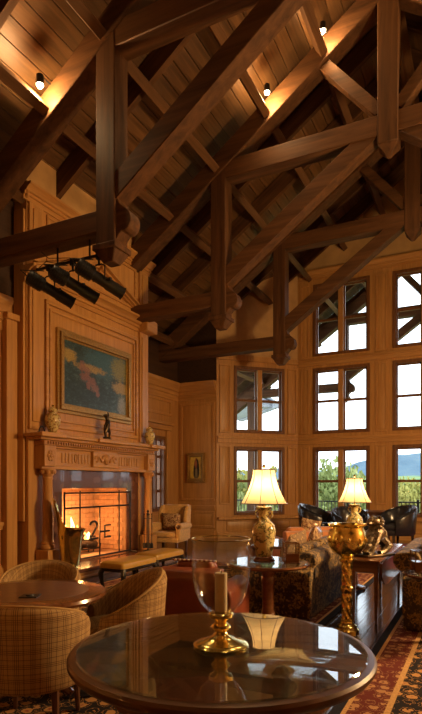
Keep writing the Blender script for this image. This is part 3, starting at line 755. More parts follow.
# ------------------------------------------------------------------ painting over the mantel
def painting_mat():
    m, nt, b = new_mat('woodland_painting'); t = nt.nodes.new('ShaderNodeTexCoord'); v = t.outputs['UV']
    n1 = noise(nt, v, 7, 8, .7, .5); n2 = noise(nt, v, 22, 6, .7)
    r = ramp(nt, [(.30, (.008, .018, .012)), (.44, (.03, .05, .03)), (.55, (.05, .10, .10)), (.68, (.16, .24, .20)), (.8, (.35, .30, .10))])
    mx = math_n(nt, 'MULTIPLY_ADD', n2.outputs['Fac'], .45, math_n(nt, 'MULTIPLY', n1.outputs['Fac'], .6)); nt.links.new(mx, r.inputs[0])
    sp = nt.nodes.new('ShaderNodeSeparateXYZ'); nt.links.new(v, sp.inputs[0])
    col = r.outputs[0]
    def blob(col, cx, cy, rx, ry, c, soft=.5, amt=.9):
        dx = math_n(nt, 'DIVIDE', math_n(nt, 'SUBTRACT', sp.outputs[0], cx), rx); dy = math_n(nt, 'DIVIDE', math_n(nt, 'SUBTRACT', sp.outputs[1], cy), ry)
        d = math_n(nt, 'ADD', math_n(nt, 'MULTIPLY', dx, dx), math_n(nt, 'MULTIPLY', dy, dy))
        d = math_n(nt, 'MULTIPLY_ADD', n2.outputs['Fac'], 5.0, math_n(nt, 'SUBTRACT', d, 2.5))
        mr = nt.nodes.new('ShaderNodeMapRange'); mr.inputs[1].default_value = 1-soft; mr.inputs[2].default_value = 1+soft; mr.inputs[3].default_value = amt; mr.inputs[4].default_value = 0
        nt.links.new(d, mr.inputs[0]); return mixc(nt, mr.outputs[0], col, c)
    col = blob(col, .62, .80, .30, .22, (.06, .16, .20)); col = blob(col, .88, .78, .14, .2, (.30, .28, .08))
    col = blob(col, .08, .78, .10, .10, (.55, .38, .08)); col = blob(col, .40, .66, .22, .06, (.50, .34, .10)); col = blob(col, .90, .46, .14, .10, (.50, .36, .12))
    col = blob(col, .93, .15, .08, .16, (.35, .38, .36)); col = blob(col, .35, .25, .4, .25, (.03, .045, .025), .6, .6)
    for cx, cy, rx, ry in ((.27, .66, .045, .08), (.34, .60, .05, .07), (.31, .50, .07, .08), (.41, .46, .06, .07), (.46, .36, .06, .07), (.36, .38, .03, .07), (.51, .27, .03, .06)):
        col = blob(col, cx, cy, rx, ry, (.34, .15, .10), .4, .8)
    n3 = noise(nt, v, 60, 4, .7); g3 = ramp(nt, [(.3, (.25, .25, .25)), (.7, (1, 1, 1))]); nt.links.new(n3.outputs['Fac'], g3.inputs[0])
    nt.links.new(mixc(nt, .85, col, g3.outputs[0], 'MULTIPLY'), b.inputs['Base Color']); setv(b, Roughness=.35); return m
M['painting'] = painting_mat()
def framed_picture(name, label, F, u0, u1, z0, z1, w, mat, n=0.0):
    o = struct(name); del o['kind']; tag(o, label, 'painting')
    mb = MB(F)
    for k, (i0, i1, d) in enumerate(((0, .34, .05), (.34, .78, .085), (.78, 1.0, .045))):
        a, b = w*i0, w*i1; mb.box(u0+a, u1-a, n, n+d, z0+a, z0+b).box(u0+a, u1-a, n, n+d, z1-b, z1-a).box(u0+a, u0+b, n, n+d, z0+b, z1-b).box(u1-b, u1-a, n, n+d, z0+b, z1-b)
    mb.build('picture_frame', 'gilt', o, bevel=.006, seg=1)
    mb = MB(F); a = w*.97
    ids = [mb.pt((u, n+.03, z), uv) for u, z, uv in ((u0+a, z0+a, (0, 0)), (u1-a, z0+a, (1, 0)), (u1-a, z1-a, (1, 1)), (u0+a, z1-a, (0, 1)))]
    ib = [mb.pt((u, n+.005, z), (0, 0)) for u, z in ((u0+a, z0+a), (u1-a, z0+a), (u1-a, z1-a), (u0+a, z1-a))]
    mb.f += [ids, ib[::-1]]+[[ib[k], ib[(k+1) % 4], ids[(k+1) % 4], ids[k]] for k in range(4)]
    mb.build('canvas', mat, o); return o
framed_picture('framed_painting', 'large gilt framed woodland painting above the mantel', F_ch, -1.08, 1.08, 2.74, 4.19, .17, 'painting', .002)
def portrait_mat():
    m, nt, b = new_mat('portrait_painting'); t = nt.nodes.new('ShaderNodeTexCoord'); v = t.outputs['UV']
    n1 = noise(nt, v, 6, 5); r = ramp(nt, [(.3, (.50, .33, .05)), (.7, (.85, .62, .12))]); nt.links.new(n1.outputs['Fac'], r.inputs[0])
    sp = nt.nodes.new('ShaderNodeSeparateXYZ'); nt.links.new(v, sp.inputs[0]); col = r.outputs[0]
    def blob(col, cx, cy, rx, ry, c):
        dx = math_n(nt, 'DIVIDE', math_n(nt, 'SUBTRACT', sp.outputs[0], cx), rx); dy = math_n(nt, 'DIVIDE', math_n(nt, 'SUBTRACT', sp.outputs[1], cy), ry)
        d = math_n(nt, 'ADD', math_n(nt, 'MULTIPLY', dx, dx), math_n(nt, 'MULTIPLY', dy, dy))
        mr = nt.nodes.new('ShaderNodeMapRange'); mr.inputs[1].default_value = .75; mr.inputs[2].default_value = 1.15; mr.inputs[3].default_value = 1; mr.inputs[4].default_value = 0
        nt.links.new(d, mr.inputs[0]); return mixc(nt, mr.outputs[0], col, c)
    col = blob(col, .52, .25, .26, .30, (.16, .13, .06)); col = blob(col, .54, .62, .21, .32, (.02, .015, .012)); col = blob(col, .70, .40, .09, .34, (.02, .015, .012)); col = blob(col, .36, .36, .08, .30, (.03, .02, .015))
    col = blob(col, .48, .68, .12, .17, (.36, .13, .06)); col = blob(col, .50, .54, .09, .06, (.28, .09, .05)); col = blob(col, .48, .88, .05, .05, (.5, .12, .05)); col = blob(col, .52, .28, .10, .22, (.25, .20, .10))
    nt.links.new(col, b.inputs['Base Color']); setv(b, Roughness=.5); return m
M['portrait'] = portrait_mat()
framed_picture('framed_portrait', 'small gilt framed portrait of a dark haired figure on yellow', F_sh, -7.62, -7.02, 1.57, 2.42, .12, 'portrait', .04)

# ------------------------------------------------------------------ things on the mantel
def ginger_jar(loc, s, label):
    t = thing('ginger_jar', label, 'jar', loc, 0, 'porcelain jars on the mantel')
    MB().lathe([(.05*s, 0), (.062*s, .005*s), (.062*s, .02*s), (.075*s, .05*s), (.115*s, .15*s), (.13*s, .22*s), (.12*s, .28*s), (.08*s, .325*s), (.065*s, .34*s), (.065*s, .36*s)], 24).build('body', 'jar', t)
    l = MB().lathe([(.078*s, .355*s), (.082*s, .365*s), (.075*s, .385*s), (.05*s, .415*s), (.02*s, .43*s)], 20).build('lid', 'jar', t)
    MB().lathe([(.012*s, .425*s), (.022*s, .445*s), (.018*s, .46*s), (.002*s, .47*s)], 12).build('finial', 'brass', l)
ginger_jar((CX+.22, CY-1.38, 2.332), 1.02, 'larger porcelain ginger jar at the left of the mantel')
ginger_jar((CX+.22, CY+1.50, 2.332), .88, 'smaller porcelain ginger jar at the right end of the mantel')
st = thing('bronze_statuette', 'dark bronze statuette at the middle of the mantel', 'statuette', (CX+.24, CY+.02, 2.332))
MB().lathe([(.10, 0), (.10, .02), (.08, .03), (.07, .05), (.085, .06), (.002, .065)], 16, sx=.8, sy=1.2).build('base', 'bronze', st)
mb = MB()
mb.tube([(0, -.03, .05), (0, -.05, .13), (0, -.02, .21), (0, .02, .29), (0, .03, .36), (0, .0, .42)], [.022, .03, .055, .06, .045, .03], 10)
mb.tube([(0, .0, .41), (0, -.04, .46), (0, -.09, .455)], [.03, .035, .015], 8)
mb.tube([(.02, .05, .06), (.02, .06, .14), (.02, .01, .22)], [.016, .025, .04], 8)
mb.tube([(.02, .03, .34), (.03, -.05, .32), (.03, -.10, .27), (.03, -.08, .22)], [.03, .022, .016, .012], 8)
mb.tube([(-.02, .03, .32), (-.03, .10, .30), (-.03, .12, .22), (-.03, .09, .17)], [.028, .02, .015, .012], 8)
mb.tube([(0, .02, .42), (0, .05, .48), (0, .03, .53)], [.022, .02, .006], 8)
mb.build('figure', 'bronze', st)
rg = thing('iron_ring_stand', 'small black ring stand left of the mantel jar', 'ornament', (CX+.22, CY-1.62, 2.332))
MB().box(-.03, .03, -.07, .07, 0, .02).build('base', 'iron', rg)
MB().tube([(0, .06*math.cos(PI*t/8), .02+.085*math.sin(PI*t/8)) for t in range(9)], .012, 7).build('ring', 'iron', rg)

# ------------------------------------------------------------------ bar of stage spotlights under the nearest truss
YA = TR[2]
lb = thing('spotlight_bar', 'black pipe hung beneath the nearest truss beam', 'light bar', (-5.1, YA, 4.66))
MB().tube([(-.76, 0, 0), (.74, 0, 0)], .022, 8).build('pipe', 'iron', lb)
for x in (-.36, .22): MB().tube([(x, 0, 0), (x, 0, .245)], .014, 6).build('hanger_rod', 'iron', lb)
MB().tube([(-.72, .0, .02), (-.60, .02, .10), (-.40, .03, .04), (-.1, .02, .06), (-.55, .02, .14), (-.66, -.02, .24)], .006, 5).build('cable', 'iron', lb)
def stage_spot(x, label):
    t = thing('stage_spotlight', label, 'stage light', (x, YA, 4.64), 0, 'stage spotlights on the bar')
    MB().tube([(0, 0, .0), (0, 0, -.12)], .016, 6).box(-.035, .035, -.03, .03, -.04, .05).build('clamp', 'iron', t)
    MB().tube([(-.10, 0, -.33), (-.10, 0, -.14), (-.05, 0, -.11), (.05, 0, -.11), (.10, 0, -.14), (.10, 0, -.33)], .010, 6).build('yoke', 'iron', t)
    d = Vector((.46, .72, -.36)).normalized(); c = Vector((0, 0, -.30))
    p = lambda k: c+d*k
    body = MB().tube([p(-.34), p(-.33), p(-.30), p(-.10), p(-.08), p(.12), p(.14), p(.36), p(.38)], [.02, .085, .105, .105, .075, .075, .085, .085, .095], 14).build('lamp_barrel', 'iron', t)
    for k in range(5): MB().tube([p(-.28+k*.035), p(-.27+k*.035)], .112, 12).build('cooling_fin', 'iron', body)
    MB().tube([p(.381), p(.384)], [.08, .08], 14).build('lens', 'steel', t)
    MB().tube([p(-.33), p(-.33)+Vector((-.08, -.06, .08)), Vector((-.10, 0, -.02))], .008, 5).build('cable', 'iron', t)
    MB().tube([p(.05)+Vector((.07, 0, 0)), p(.05)+Vector((.15, 0, 0))], .022, 8).build('shutter_knob', 'iron', t)
stage_spot(-5.62, 'leftmost of the three black stage spotlights'); stage_spot(-5.18, 'middle one of the three black stage spotlights'); stage_spot(-4.72, 'rightmost of the three black stage spotlights')
# ------------------------------------------------------------------ added unseen lights: chandeliers on the right, floor lamps near the viewer
def added_chandelier(x, y, z, power, label):  # unseen fixture added to carry warm light from the right
    t = thing('added_chandelier', label, 'added_chandelier', (x, y, z), 0, 'added iron chandeliers')
    MB().tube([(0, 0, 0), (0, 0, ZB(x-XC)-z+.9)], .015, 6).build('chain', 'iron', t)
    MB().tube([(.6*math.cos(k*PI/16), .6*math.sin(k*PI/16), -.1) for k in range(33)], .02, 6).build('ring', 'iron', t)
    for k in range(6):
        a = k*PI/3; c, s = math.cos(a), math.sin(a)
        MB().tube([(0, 0, .3), (.3*c, .3*s, .05), (.6*c, .6*s, -.1)], .012, 6).build('arm', 'iron', t)
        MB().lathe([(.05, -.08), (.09, .08)], 12, (.6*c, .6*s, 0)).build('candle_shade', 'shade', t)
    light('POINT', (0, 0, -.25), power, WARM, .35, t)
added_chandelier(2.2, 6.9, 3.0, 900, 'added iron ring light right of the seating, out of view')
added_chandelier(1.6, 10.6, 3.7, 25, 'added iron ring light near the right bay, out of view')
def added_floor_lamp(x, y, power, label):  # unseen lamps added to brighten the foreground chairs and table
    t = thing('added_floor_lamp', label, 'lamp', (x, y, .0), 0, 'added fill lamps near the viewer')
    MB().lathe([(.16, 0), (.16, .02), (.03, .04), (.014, .08), (.014, 1.5)], 20).build('stand', 'brass', t)
    MB().lathe([(.24, 1.42), (.12, 1.75)], 32).build('shade', 'shade', t)
    MB().ball((0, 0, 1.58), .035, n=10, m=7).build('bulb', 'lens', t)
    light('POINT', (0, 0, 1.58), power, WARM, .06, t)
added_floor_lamp(-3.1, .55, 210, 'added brass fill lamp left of the viewer, out of view')
added_floor_lamp(3.0, -.6, 110, 'added brass fill lamp right of the viewer, out of view')

# ------------------------------------------------------------------ rugs
def rug(name, label, x0, x1, y0, y1, z, bw=.30, field='rug'):
    t = thing(name, label, 'rug', (0, 0, 0))
    def ring(nm, mat, a, b, top):
        mb = MB()
        mb.box(x0+a, x1-a, y0+a, y0+b, z, top).box(x0+a, x1-a, y1-b, y1-a, z, top).box(x0+a, x0+b, y0+b, y1-b, z, top).box(x1-b, x1-a, y0+b, y1-b, z, top)
        mb.build(nm, mat, t)
    h = z+.012
    ring('outer_edge', 'rug_navy', 0, .07, h-.001); ring('cream_stripe', 'rug_cream', .07, .10, h); ring('border', 'rug_border', .10, .10+bw, h); ring('cream_stripe', 'rug_cream', .10+bw, .14+bw, h); 
    MB().box(x0+.14+bw, x1-.14-bw, y0+.14+bw, y1-.14-bw, z, h).build('field', field, t)
    return t
rug('oriental_rug', 'dark floral rug with red border at the right foreground', -.90, 2.9, 2.98, 9.2, 0.0005, .22)
rug('oriental_rug', 'dark floral rug under the plaid chairs and hearth benches', -5.25, -1.52, 1.6, 9.4, 0.0005, .22)
rug('rose_rug', 'rose red carpet before the tall end windows', -3.6, 1.4, 9.9, 14.6, 0.0005, .2, 'rug_red')

# ------------------------------------------------------------------ foreground round glass-topped table
def W(px, py, d, z=None):
    """place of the pixel column px at depth d"""
    a = (px-211)/542*d
    return (a*math.cos(TH)-d*math.sin(TH), a*math.sin(TH)+d*math.cos(TH))
gx, gy = W(221, 0, 2.575)
t = thing('round_glass_table', 'round dark wood table with glass top in the foreground', 'table', (gx, gy, .0))
MB().lathe([(.02, .66), (.55, .66), (.66, .665), (.695, .68), (.710, .70), (.710, .716), (.70, .728), (.68, .731), (.02, .731)], 72).build('table_top', 'table_wood', t)
MB().lathe([(.002, .7315), (.668, .7315), (.674, .735), (.668, .741), (.002, .741)], 72).build('glass_top', 'glass_top', t)
MB().lathe([(.52, .56), (.54, .56), (.54, .66), (.52, .66)], 48).build('apron', 'mahog', t)
MB().lathe([(.10, .08), (.14, .12), (.12, .2), (.07, .28), (.065, .45), (.11, .52), (.13, .58), (.09, .62), (.12, .66)], 24).build('pedestal', 'mahog', t)
for k in range(4):
    a = PI/4+k*PI/2; c, s = math.cos(a), math.sin(a)
    MB().tube([(.08*c, .08*s, .16), (.22*c, .22*s, .15), (.36*c, .36*s, .06), (.44*c, .44*s, .026)], [.05, .045, .035, .025], 8).build('foot', 'mahog', t)
# hurricane candle holder
t = thing('hurricane_lamp', 'clear glass hurricane on a brass foot with cream candle', 'candle holder', (*W(221, 0, 2.56), .7415)); t.scale = (1.13, 1.13, 1.02)
MB().lathe([(.112, 0), (.116, .008), (.108, .016), (.092, .022), (.06, .034), (.032, .05), (.024, .065), (.034, .078), (.042, .088), (.034, .10), (.024, .108), (.03, .12), (.05, .135), (.052, .15), (.046, .156), (.002, .156)], 36).build('brass_foot', 'brass', t)
o = MB().lathe([(.035, .152), (.058, .165), (.088, .20), (.108, .25), (.118, .31), (.122, .37), (.120, .43), (.118, .47), (.124, .495), (.120, .496), (.114, .47), (.116, .43), (.118, .37), (.114, .31), (.104, .252), (.084, .204), (.054, .17), (.03, .158)], 48).build('glass_bowl', 'crystal', t)
MB().tube([(.1225*math.cos(k*PI/24), .1225*math.sin(k*PI/24), .4955) for k in range(49)], .0028, 6).build('rim', 'brass', o)
c_ = MB().lathe([(.002, .157), (.026, .157), (.026, .335), (.022, .338), (.006, .333), (.002, .334)], 20).build('candle', 'candle', t)
MB().tube([(0, 0, .333), (.002, 0, .347)], .0018, 5).build('wick', 'iron', c_)

# ------------------------------------------------------------------ plaid tub chairs and wooden table
tx, ty = W(33, 0, 3.96)
t = thing('round_wood_table', 'round mahogany table between the plaid tub chairs', 'table', (tx, ty, .013))
MB().lathe([(.02, .655), (.48, .655), (.515, .665), (.528, .685), (.52, .705), (.49, .715), (.02, .715)], 60).build('table_top', 'mahog', t)
MB().lathe([(.002, .7152), (.40, .7152), (.40, .7165), (.002, .7165)], 48).build('inlay', 'walnut', t)
MB().lathe([(.09, .06), (.10, .12), (.05, .2), (.05, .5), (.09, .58), (.14, .655)], 20).build('pedestal', 'mahog', t)
for k in range(4):
    c, s = math.cos(k*PI/2), math.sin(k*PI/2)
    MB().tube([(.06*c, .06*s, .14), (.2*c, .2*s, .12), (.36*c, .36*s, .03)], [.045, .04, .025], 8).build('foot', 'mahog', t)
o = MB().box(-.06, .06, -.06, .06, 0, .006).lathe([(.03, .006), (.028, .014), (.002, .015)], 12).build('table_inset', 'iron', None, (*W(30, 0, 3.75), .7298), (0, 0, .5)); tag(o, 'small dark square coaster on the mahogany table', 'coaster')
def tub_chair(loc, rz, label, mat='plaid', group='plaid tub chairs', s=1.0, legmat='walnut', bh=.80, ah=.62, drop=2.0):
    t = thing('tub_chair', label, 'armchair', loc, rz, group); t.scale = (s, s, s)
    n = 30; A = math.radians(128); rows = []; uvs = []
    prof = []
    for k in range(n+1):
        a = -A+2*A*k/n                          # 0 = back (local -y)
        e = abs(a)/A
        hh = ah+(bh-ah)*(1-e**drop)**1.35 if e < 1 else ah
        flare = .035*(1-e**2)
        Ro, Ri = .325, .245
        sx, cx_ = math.sin(a), -math.cos(a)
        row = []; uv = []
        ring = [(Ro-.035, .28), (Ro-.005, .30), (Ro+flare*.3, .44), (Ro+flare, hh-.05), (Ro+flare-.01, hh-.015), (Ro+flare-.035, hh), (Ri+flare+.015, hh-.005), (Ri+flare, hh-.03), (Ri, hh-.2 if hh-.2 > .46 else .46), (Ri-.01, .40)]
        vv = 0; last = None
        for r_, z_ in ring:
            if last: vv += math.hypot(r_-last[0], z_-last[1])
            last = (r_, z_); row.append((r_*sx*1.02, r_*cx_*1.0+.02, z_)); uv.append((a*Ro, vv))
        rows.append(row); uvs.append(uv)
    mb = MB().grid(rows, False, uvs)
    # close the two arm fronts
    for idx, rr in ((0, 0), (len(rows)-1, n)):
        base = rr*len(rows[0]); mb.f.append([base+k for k in range(len(rows[0]))])
    mb.build('tub_back', mat, t, sharp=60)
    # welt along the top edge
    MB().tube([rows[k][5] for k in range(n+1)], .009, 6).build('welt', mat, t)
    sr = [];  su = []
    for r_, z_ in ((.29, .28), (.30, .30), (.30, .36), (.29, .375)):
        sr.append([(r_*math.cos(2*PI*k/32)*.98, r_*math.sin(2*PI*k/32)+.02, z_) for k in range(32)]); su.append([(k*.06, z_) for k in range(32)])
    MB().grid(sr, True, su, True).build('seat_base', mat, t)
    sr = []; su = []
    for r_, z_ in ((.20, .376), (.262, .38), (.272, .40), (.272, .44), (.255, .465), (.15, .478), (.004, .482)):
        sr.append([(r_*math.cos(2*PI*k/32)*.9, r_*math.sin(2*PI*k/32)*.98+.05, z_) for k in range(32)]); su.append([(r_*math.cos(2*PI*k/32), r_*math.sin(2*PI*k/32)+z_) for k in range(32)])
    MB().grid(sr, True, su, True).build('seat_cushion', mat, t)
    for x_, y_ in ((-.2, -.17), (.2, -.17), (-.2, .22), (.2, .22)):
        MB().tube([(x_, y_, .285), (x_*1.03, y_*1.03, .12), (x_*1.06, y_*1.06, 0)], [.026, .02, .014], 8).build('leg', legmat, t)
    return t
tub_chair((*W(33, 0, 3.36), 0.013), TH-.06, 'plaid tub chair with its back to us at the lower left')
tub_chair((*W(122, 0, 4.10), 0.013), TH+1.95, 'plaid tub chair turned sideways right of the mahogany table', bh=.84, ah=.55, drop=1.7)
tub_chair((*W(39, 0, 4.62), 0.013), TH+PI+.05, 'plaid tub chair facing us behind the mahogany table', bh=.80)

# ------------------------------------------------------------------ hearth benches
def bench(loc, label, rz=0):
    t = thing('hearth_bench', label, 'bench', loc, rz, 'mustard hearth benches')
    rows = []
    for z, i in ((.36, .012), (.365, 0), (.40, 0), (.43, .006), (.447, .03), (.455, .08)):
        hx, hy = .21-i, .42-i; r_ = .05
        row = []
        for cx_, cy_, a0 in ((hx-r_, hy-r_, 0), (-hx+r_, hy-r_, PI/2), (-hx+r_, -hy+r_, PI), (hx-r_, -hy+r_, 1.5*PI)):
            for k in range(5): row.append((cx_+r_*math.cos(a0+k*PI/8), cy_+r_*math.sin(a0+k*PI/8), z))
        rows.append(row)
    MB().grid(rows, True, None, True).build('cushion', 'mustard', t)
    MB().box(-.19, .19, -.40, .40, .315, .36).build('seat_rail', 'ebony', t, bevel=.01)
    for sx in (-1, 1):
        for sy in (-1, 1):
            x_, y_ = sx*.165, sy*.37
            MB().tube([(x_, y_, .36), (x_+sx*.025, y_+sy*.025, .28), (x_+sx*.012, y_+sy*.012, .17), (x_-sx*.006, y_-sy*.006, .07), (x_+sx*.012, y_+sy*.012, .025), (x_+sx*.025, y_+sy*.025, .0)], [.036, .038, .026, .017, .018, .024], 8).build('leg', 'ebony', t)
bench((*W(129, 0, 7.65), .013), 'nearer mustard leather bench in front of the hearth')
bench((*W(160, 0, 8.55), .013), 'farther mustard leather bench in front of the hearth')

# ------------------------------------------------------------------ cushions and upholstery helpers
def pillow(loc, rot, sz, mat, label, group=None):
    mb = MB(); n = 10; top = []; 
    def prof(u, v): return max(0, (1-abs(u)**2.6))**.55*max(0, (1-abs(v)**2.6))**.55
    for sgn in (1, -1):
        rows = []
        for i in range(n+1):
            row = []
            for j in range(n+1):
                u, v = -1+2*i/n, -1+2*j/n
                pin = 1-.06*(1-abs(u)**2)*abs(v)**4; pin2 = 1-.06*(1-abs(v)**2)*abs(u)**4
                row.append((u*sz[0]/2*pin2, sgn*sz[1]/2*prof(u, v), v*sz[2]/2*pin))
            rows.append(row)
        mb.grid(rows)
    o = mb.build('throw_pillow', mat, None, loc, rot, sharp=80); tag(o, label, 'pillow', group); return o
def rolled(mb, x0, x1, prof):
    """profile (y,z) swept along x"""
    return mb.prism(prof, x0, x1, 'X')
def sofa(loc, rz, label, mat, w=1.9, d=.95, n_c=2, ah=.56, bh=.74, group=None, roll=.03):
    """local: width along x, faces +y, back at y=0"""
    t = thing('sofa', label, 'sofa', loc, rz, group)
    hw = w/2
    MB().box(-hw+.03, hw-.03, .03, d-.02, .10, .30).build('base', mat, t, bevel=.02)
    MB().box(-hw+.01, hw-.01, .01, d, .012, .16).build('skirt', mat, t, bevel=.012)
    bp = [(0, .15), (.26, .15), (.22, .45), (.17, bh-.08), (.165, bh-.03), (.13, bh+.01), (.07, bh+.015), (.02-roll, bh-.01), (-roll, bh-.06), (-roll, bh-.11), (.03-roll, bh-.16), (0, bh-.20)]
    rolled(MB(), -hw+.10, hw-.10, bp).build('back', mat, t, bevel=.015)
    for s in (-1, 1):
        ap = [(.0, .15), (.16, .15), (.16, ah-.16), (.20, ah-.10), (.19, ah-.04), (.14, ah), (.07, ah), (.01, ah-.04), (-.005, ah-.10)]
        mb = MB(); pr = [(s*(hw-.0)-s*a, z) for a, z in ap]
        mb.prism(pr, .0, d-.03, 'Y').build('arm', mat, t, bevel=.015)
    cw = (w-.36)/n_c
    for k in range(n_c):
        x0 = -hw+.18+k*cw
        MB().box(x0+.005, x0+cw-.005, .24, d+.0, .30, .45).build('seat_cushion', mat, t, bevel=.05, seg=3)
        MB().frustum(x0+.01, x0+cw-.01, .20, .42, .45, x0+.03, x0+cw-.03, .12, .30, bh+.07).build('back_cushion', mat, t, bevel=.06, seg=3)
    return t
# left floral sofa: back towards +X (the console), facing the fire
sofa((-1.68, 6.74, .013), PI/2, 'dark gold floral sofa left of the console table', 'floral', 1.94, 1.0, 2, .57, .72)
sofa((-.74, 6.85, .013), -PI/2, 'dark gold floral sofa at the right edge', 'floral', 2.06, 1.0, 2, .56, .78, None, .10)
pillow((-2.02, 6.05, .69), (.25, .15, PI/2+.2), (.44, .17, .40), 'pillow2', 'brown patterned pillow at the near end of the floral sofa', 'sofa pillows')
pillow((-2.08, 6.50, .72), (.2, -.1, PI/2-.15), (.44, .17, .42), 'pillow2', 'brown patterned pillow second along the floral sofa', 'sofa pillows')
pillow((-2.0, 7.05, .74), (.2, .1, PI/2+.1), (.46, .17, .44), 'pillow', 'flowered pillow at the far end of the floral sofa', 'sofa pillows')
# rust leather settee with its back to us
st_x, st_y = W(189, 0, 5.0)
t = sofa((st_x, st_y, .013), TH*.35, 'rust leather settee with its back to the viewer', 'rust', .80, .76, 1, .56, .70)
for k in range(20): MB().ball((-.21+k*.0221, .15, .772), .013, .013, .011, 8, 5).build('rope_bead', 'candle' if k % 2 else 'rust', t)
# ------------------------------------------------------------------ lamps, pedestal table
def table_lamp(loc, label, s=1.0, power=7.5):
    t = thing('table_lamp', label, 'lamp', loc, 0, 'porcelain table lamps'); t.scale = (s, s, s)
    MB().lathe([(.115, 0), (.12, .012), (.115, .03), (.095, .036), (.10, .045), (.09, .055), (.002, .055)], 8).build('lamp_foot', 'mahog', t)
    v = MB().lathe([(.08, .055), (.085, .07), (.10, .14), (.118, .25), (.122, .32), (.11, .375), (.075, .41), (.056, .435), (.052, .47), (.058, .52), (.085, .555), (.09, .565), (.06, .57)], 32).build('vase', 'vase', t)
    for sx in (-1, 1): MB().tube([(sx*.055, 0, .525), (sx*.085, 0, .52), (sx*.09, 0, .485), (sx*.075, 0, .455), (sx*.06, 0, .45)], .011, 6).build('ear_handle', 'vase', v)
    MB().tube([(0, 0, .565), (0, 0, .63)], .014, 8).lathe([(.02, .62), (.026, .65), (.02, .68)], 10).build('socket', 'brass', t)
    n = 48; rows = []
    for k in range(9):
        z = .60+.35*k/8; r_ = .112+.126*(1-k/8)**1.75
        rows.append([(r_*math.cos(2*PI*j/n), r_*math.sin(2*PI*j/n), z) for j in range(n)])
    sh = MB().grid(rows, True).build('shade', 'shade', t)
    for j in range(8):
        a = 2*PI*j/8+.2; MB().tube([((.114+.126*(1-k/8)**1.75)*math.cos(a), (.114+.126*(1-k/8)**1.75)*math.sin(a), .60+.35*k/8) for k in range(9)], .0035, 5).build('rib', 'walnut', sh)
    for z, r_ in ((.60, .24), (.95, .113)): MB().tube([(r_*math.cos(k*PI/20), r_*math.sin(k*PI/20), z) for k in range(41)], .005, 5).build('piping', 'walnut', sh)
    MB().tube([(0, 0, .94), (0, 0, .965)], .004, 6).ball((0, 0, .985), .018, .018, .024, 10, 6).build('finial', 'brass', t)
    MB().ball((0, 0, .74), .03, .03, .045, 10, 7).build('bulb', 'lens', t)
    light('POINT', (0, 0, .76), power, (1, .68, .36), .05, t)
    return t
lx, ly = W(264, 0, 5.62)
t = thing('pedestal_table', 'round pedestal table holding the larger porcelain lamp', 'table', (*W(268, 0, 5.62), .013)); t.scale = (.9, .9, 1)
MB().lathe([(.02, .645), (.42, .645), (.47, .655), (.482, .67), (.478, .686), (.02, .687)], 56).build('table_top', 'mahog', t)
MB().lathe([(.002, .6872), (.45, .6872), (.455, .69), (.45, .695), (.002, .695)], 56).build('glass_top', 'glass_top', t)
MB().lathe([(.20, 0), (.205, .03), (.16, .05), (.08, .08), (.07, .12), (.09, .16), (.068, .2), (.07, .45), (.085, .5), (.07, .54), (.10, .6), (.16, .645)], 24).build('pedestal', 'mahog', t)
table_lamp((lx, ly, .7085), 'larger lit porcelain lamp on the pedestal table')
# small glazed wooden caddy beside the lamp, and its twin at the right
def caddy(loc, rz, label):
    t = thing('wooden_caddy', label, 'caddy', loc, rz, 'wooden caddies')
    MB().box(-.075, .075, -.075, .075, 0, .012).box(-.068, .068, -.068, .068, .012, .10).build('box', 'mahog', t, bevel=.004, seg=1)
    mb = MB()
    for sx in (-1, 1):
        for sy in (-1, 1): mb.box(sx*.066-.005, sx*.066+.005, sy*.066-.005, sy*.066+.005, .10, .205)
    frame_z = .205
    mb.box(-.071, .071, -.071, -.061, frame_z-.01, frame_z).box(-.071, .071, .061, .071, frame_z-.01, frame_z).box(-.071, -.061, -.061, .061, frame_z-.01, frame_z).box(.061, .071, -.061, .061, frame_z-.01, frame_z)
    mb.build('top_frame', 'mahog', t)
    for sx in (-1, 1): MB().box(sx*.066-.002, sx*.066+.002, -.06, .06, .10, .195).build('pane', 'crystal', t)
    for sy in (-1, 1): MB().box(-.06, .06, sy*.066-.002, sy*.066+.002, .10, .195).build('pane', 'crystal', t)
caddy((*W(291, 0, 5.52), .7085), TH+.1, 'small wooden caddy beside the larger porcelain lamp')

# ------------------------------------------------------------------ brass planter on stand
bx_, by_ = W(347, 0, 5.57)
t = thing('brass_planter', 'hammered brass bowl on a tall twisted brass pedestal', 'planter', (bx_, by_, .0))
MB().lathe([(.12, 0), (.12, .02), (.10, .035), (.10, .06), (.075, .075), (.06, .10), (.062, .12)], 24).build('foot', 'brass', t)
col_rows = []; n = 24
for k in range(41):
    z = .11+.60*k/40; r_ = .052
    if .40 < z < .47: r_ = .070-.3*abs(z-.435)
    row = []
    for j in range(n):
        a = 2*PI*j/n; rr = r_+(.006*math.cos(6*(a)+z*55) if not .39 < z < .48 else 0); row.append((rr*math.cos(a), rr*math.sin(a), z))
    col_rows.append(row)
MB().grid(col_rows, True, None, True).build('twisted_shaft', 'brass', t)
MB().lathe([(.05, .70), (.075, .715), (.08, .735), (.06, .75), (.07, .77), (.09, .785)], 24).build('collar', 'brass', t)
MB().lathe([(.06, .78), (.10, .79), (.15, .82), (.185, .88), (.195, .95), (.185, 1.02), (.165, 1.06), (.168, 1.075), (.195, 1.09), (.195, 1.105), (.165, 1.10), (.15, 1.06), (.16, .95), (.12, .85), (.002, .82)], 40).build('bowl', 'brass', t)
for j in range(10):
    a = 2*PI*j/10; MB().ball((.188*math.cos(a), .188*math.sin(a), .94), .018, .018, .03, 8, 5).build('boss', 'brass', t)

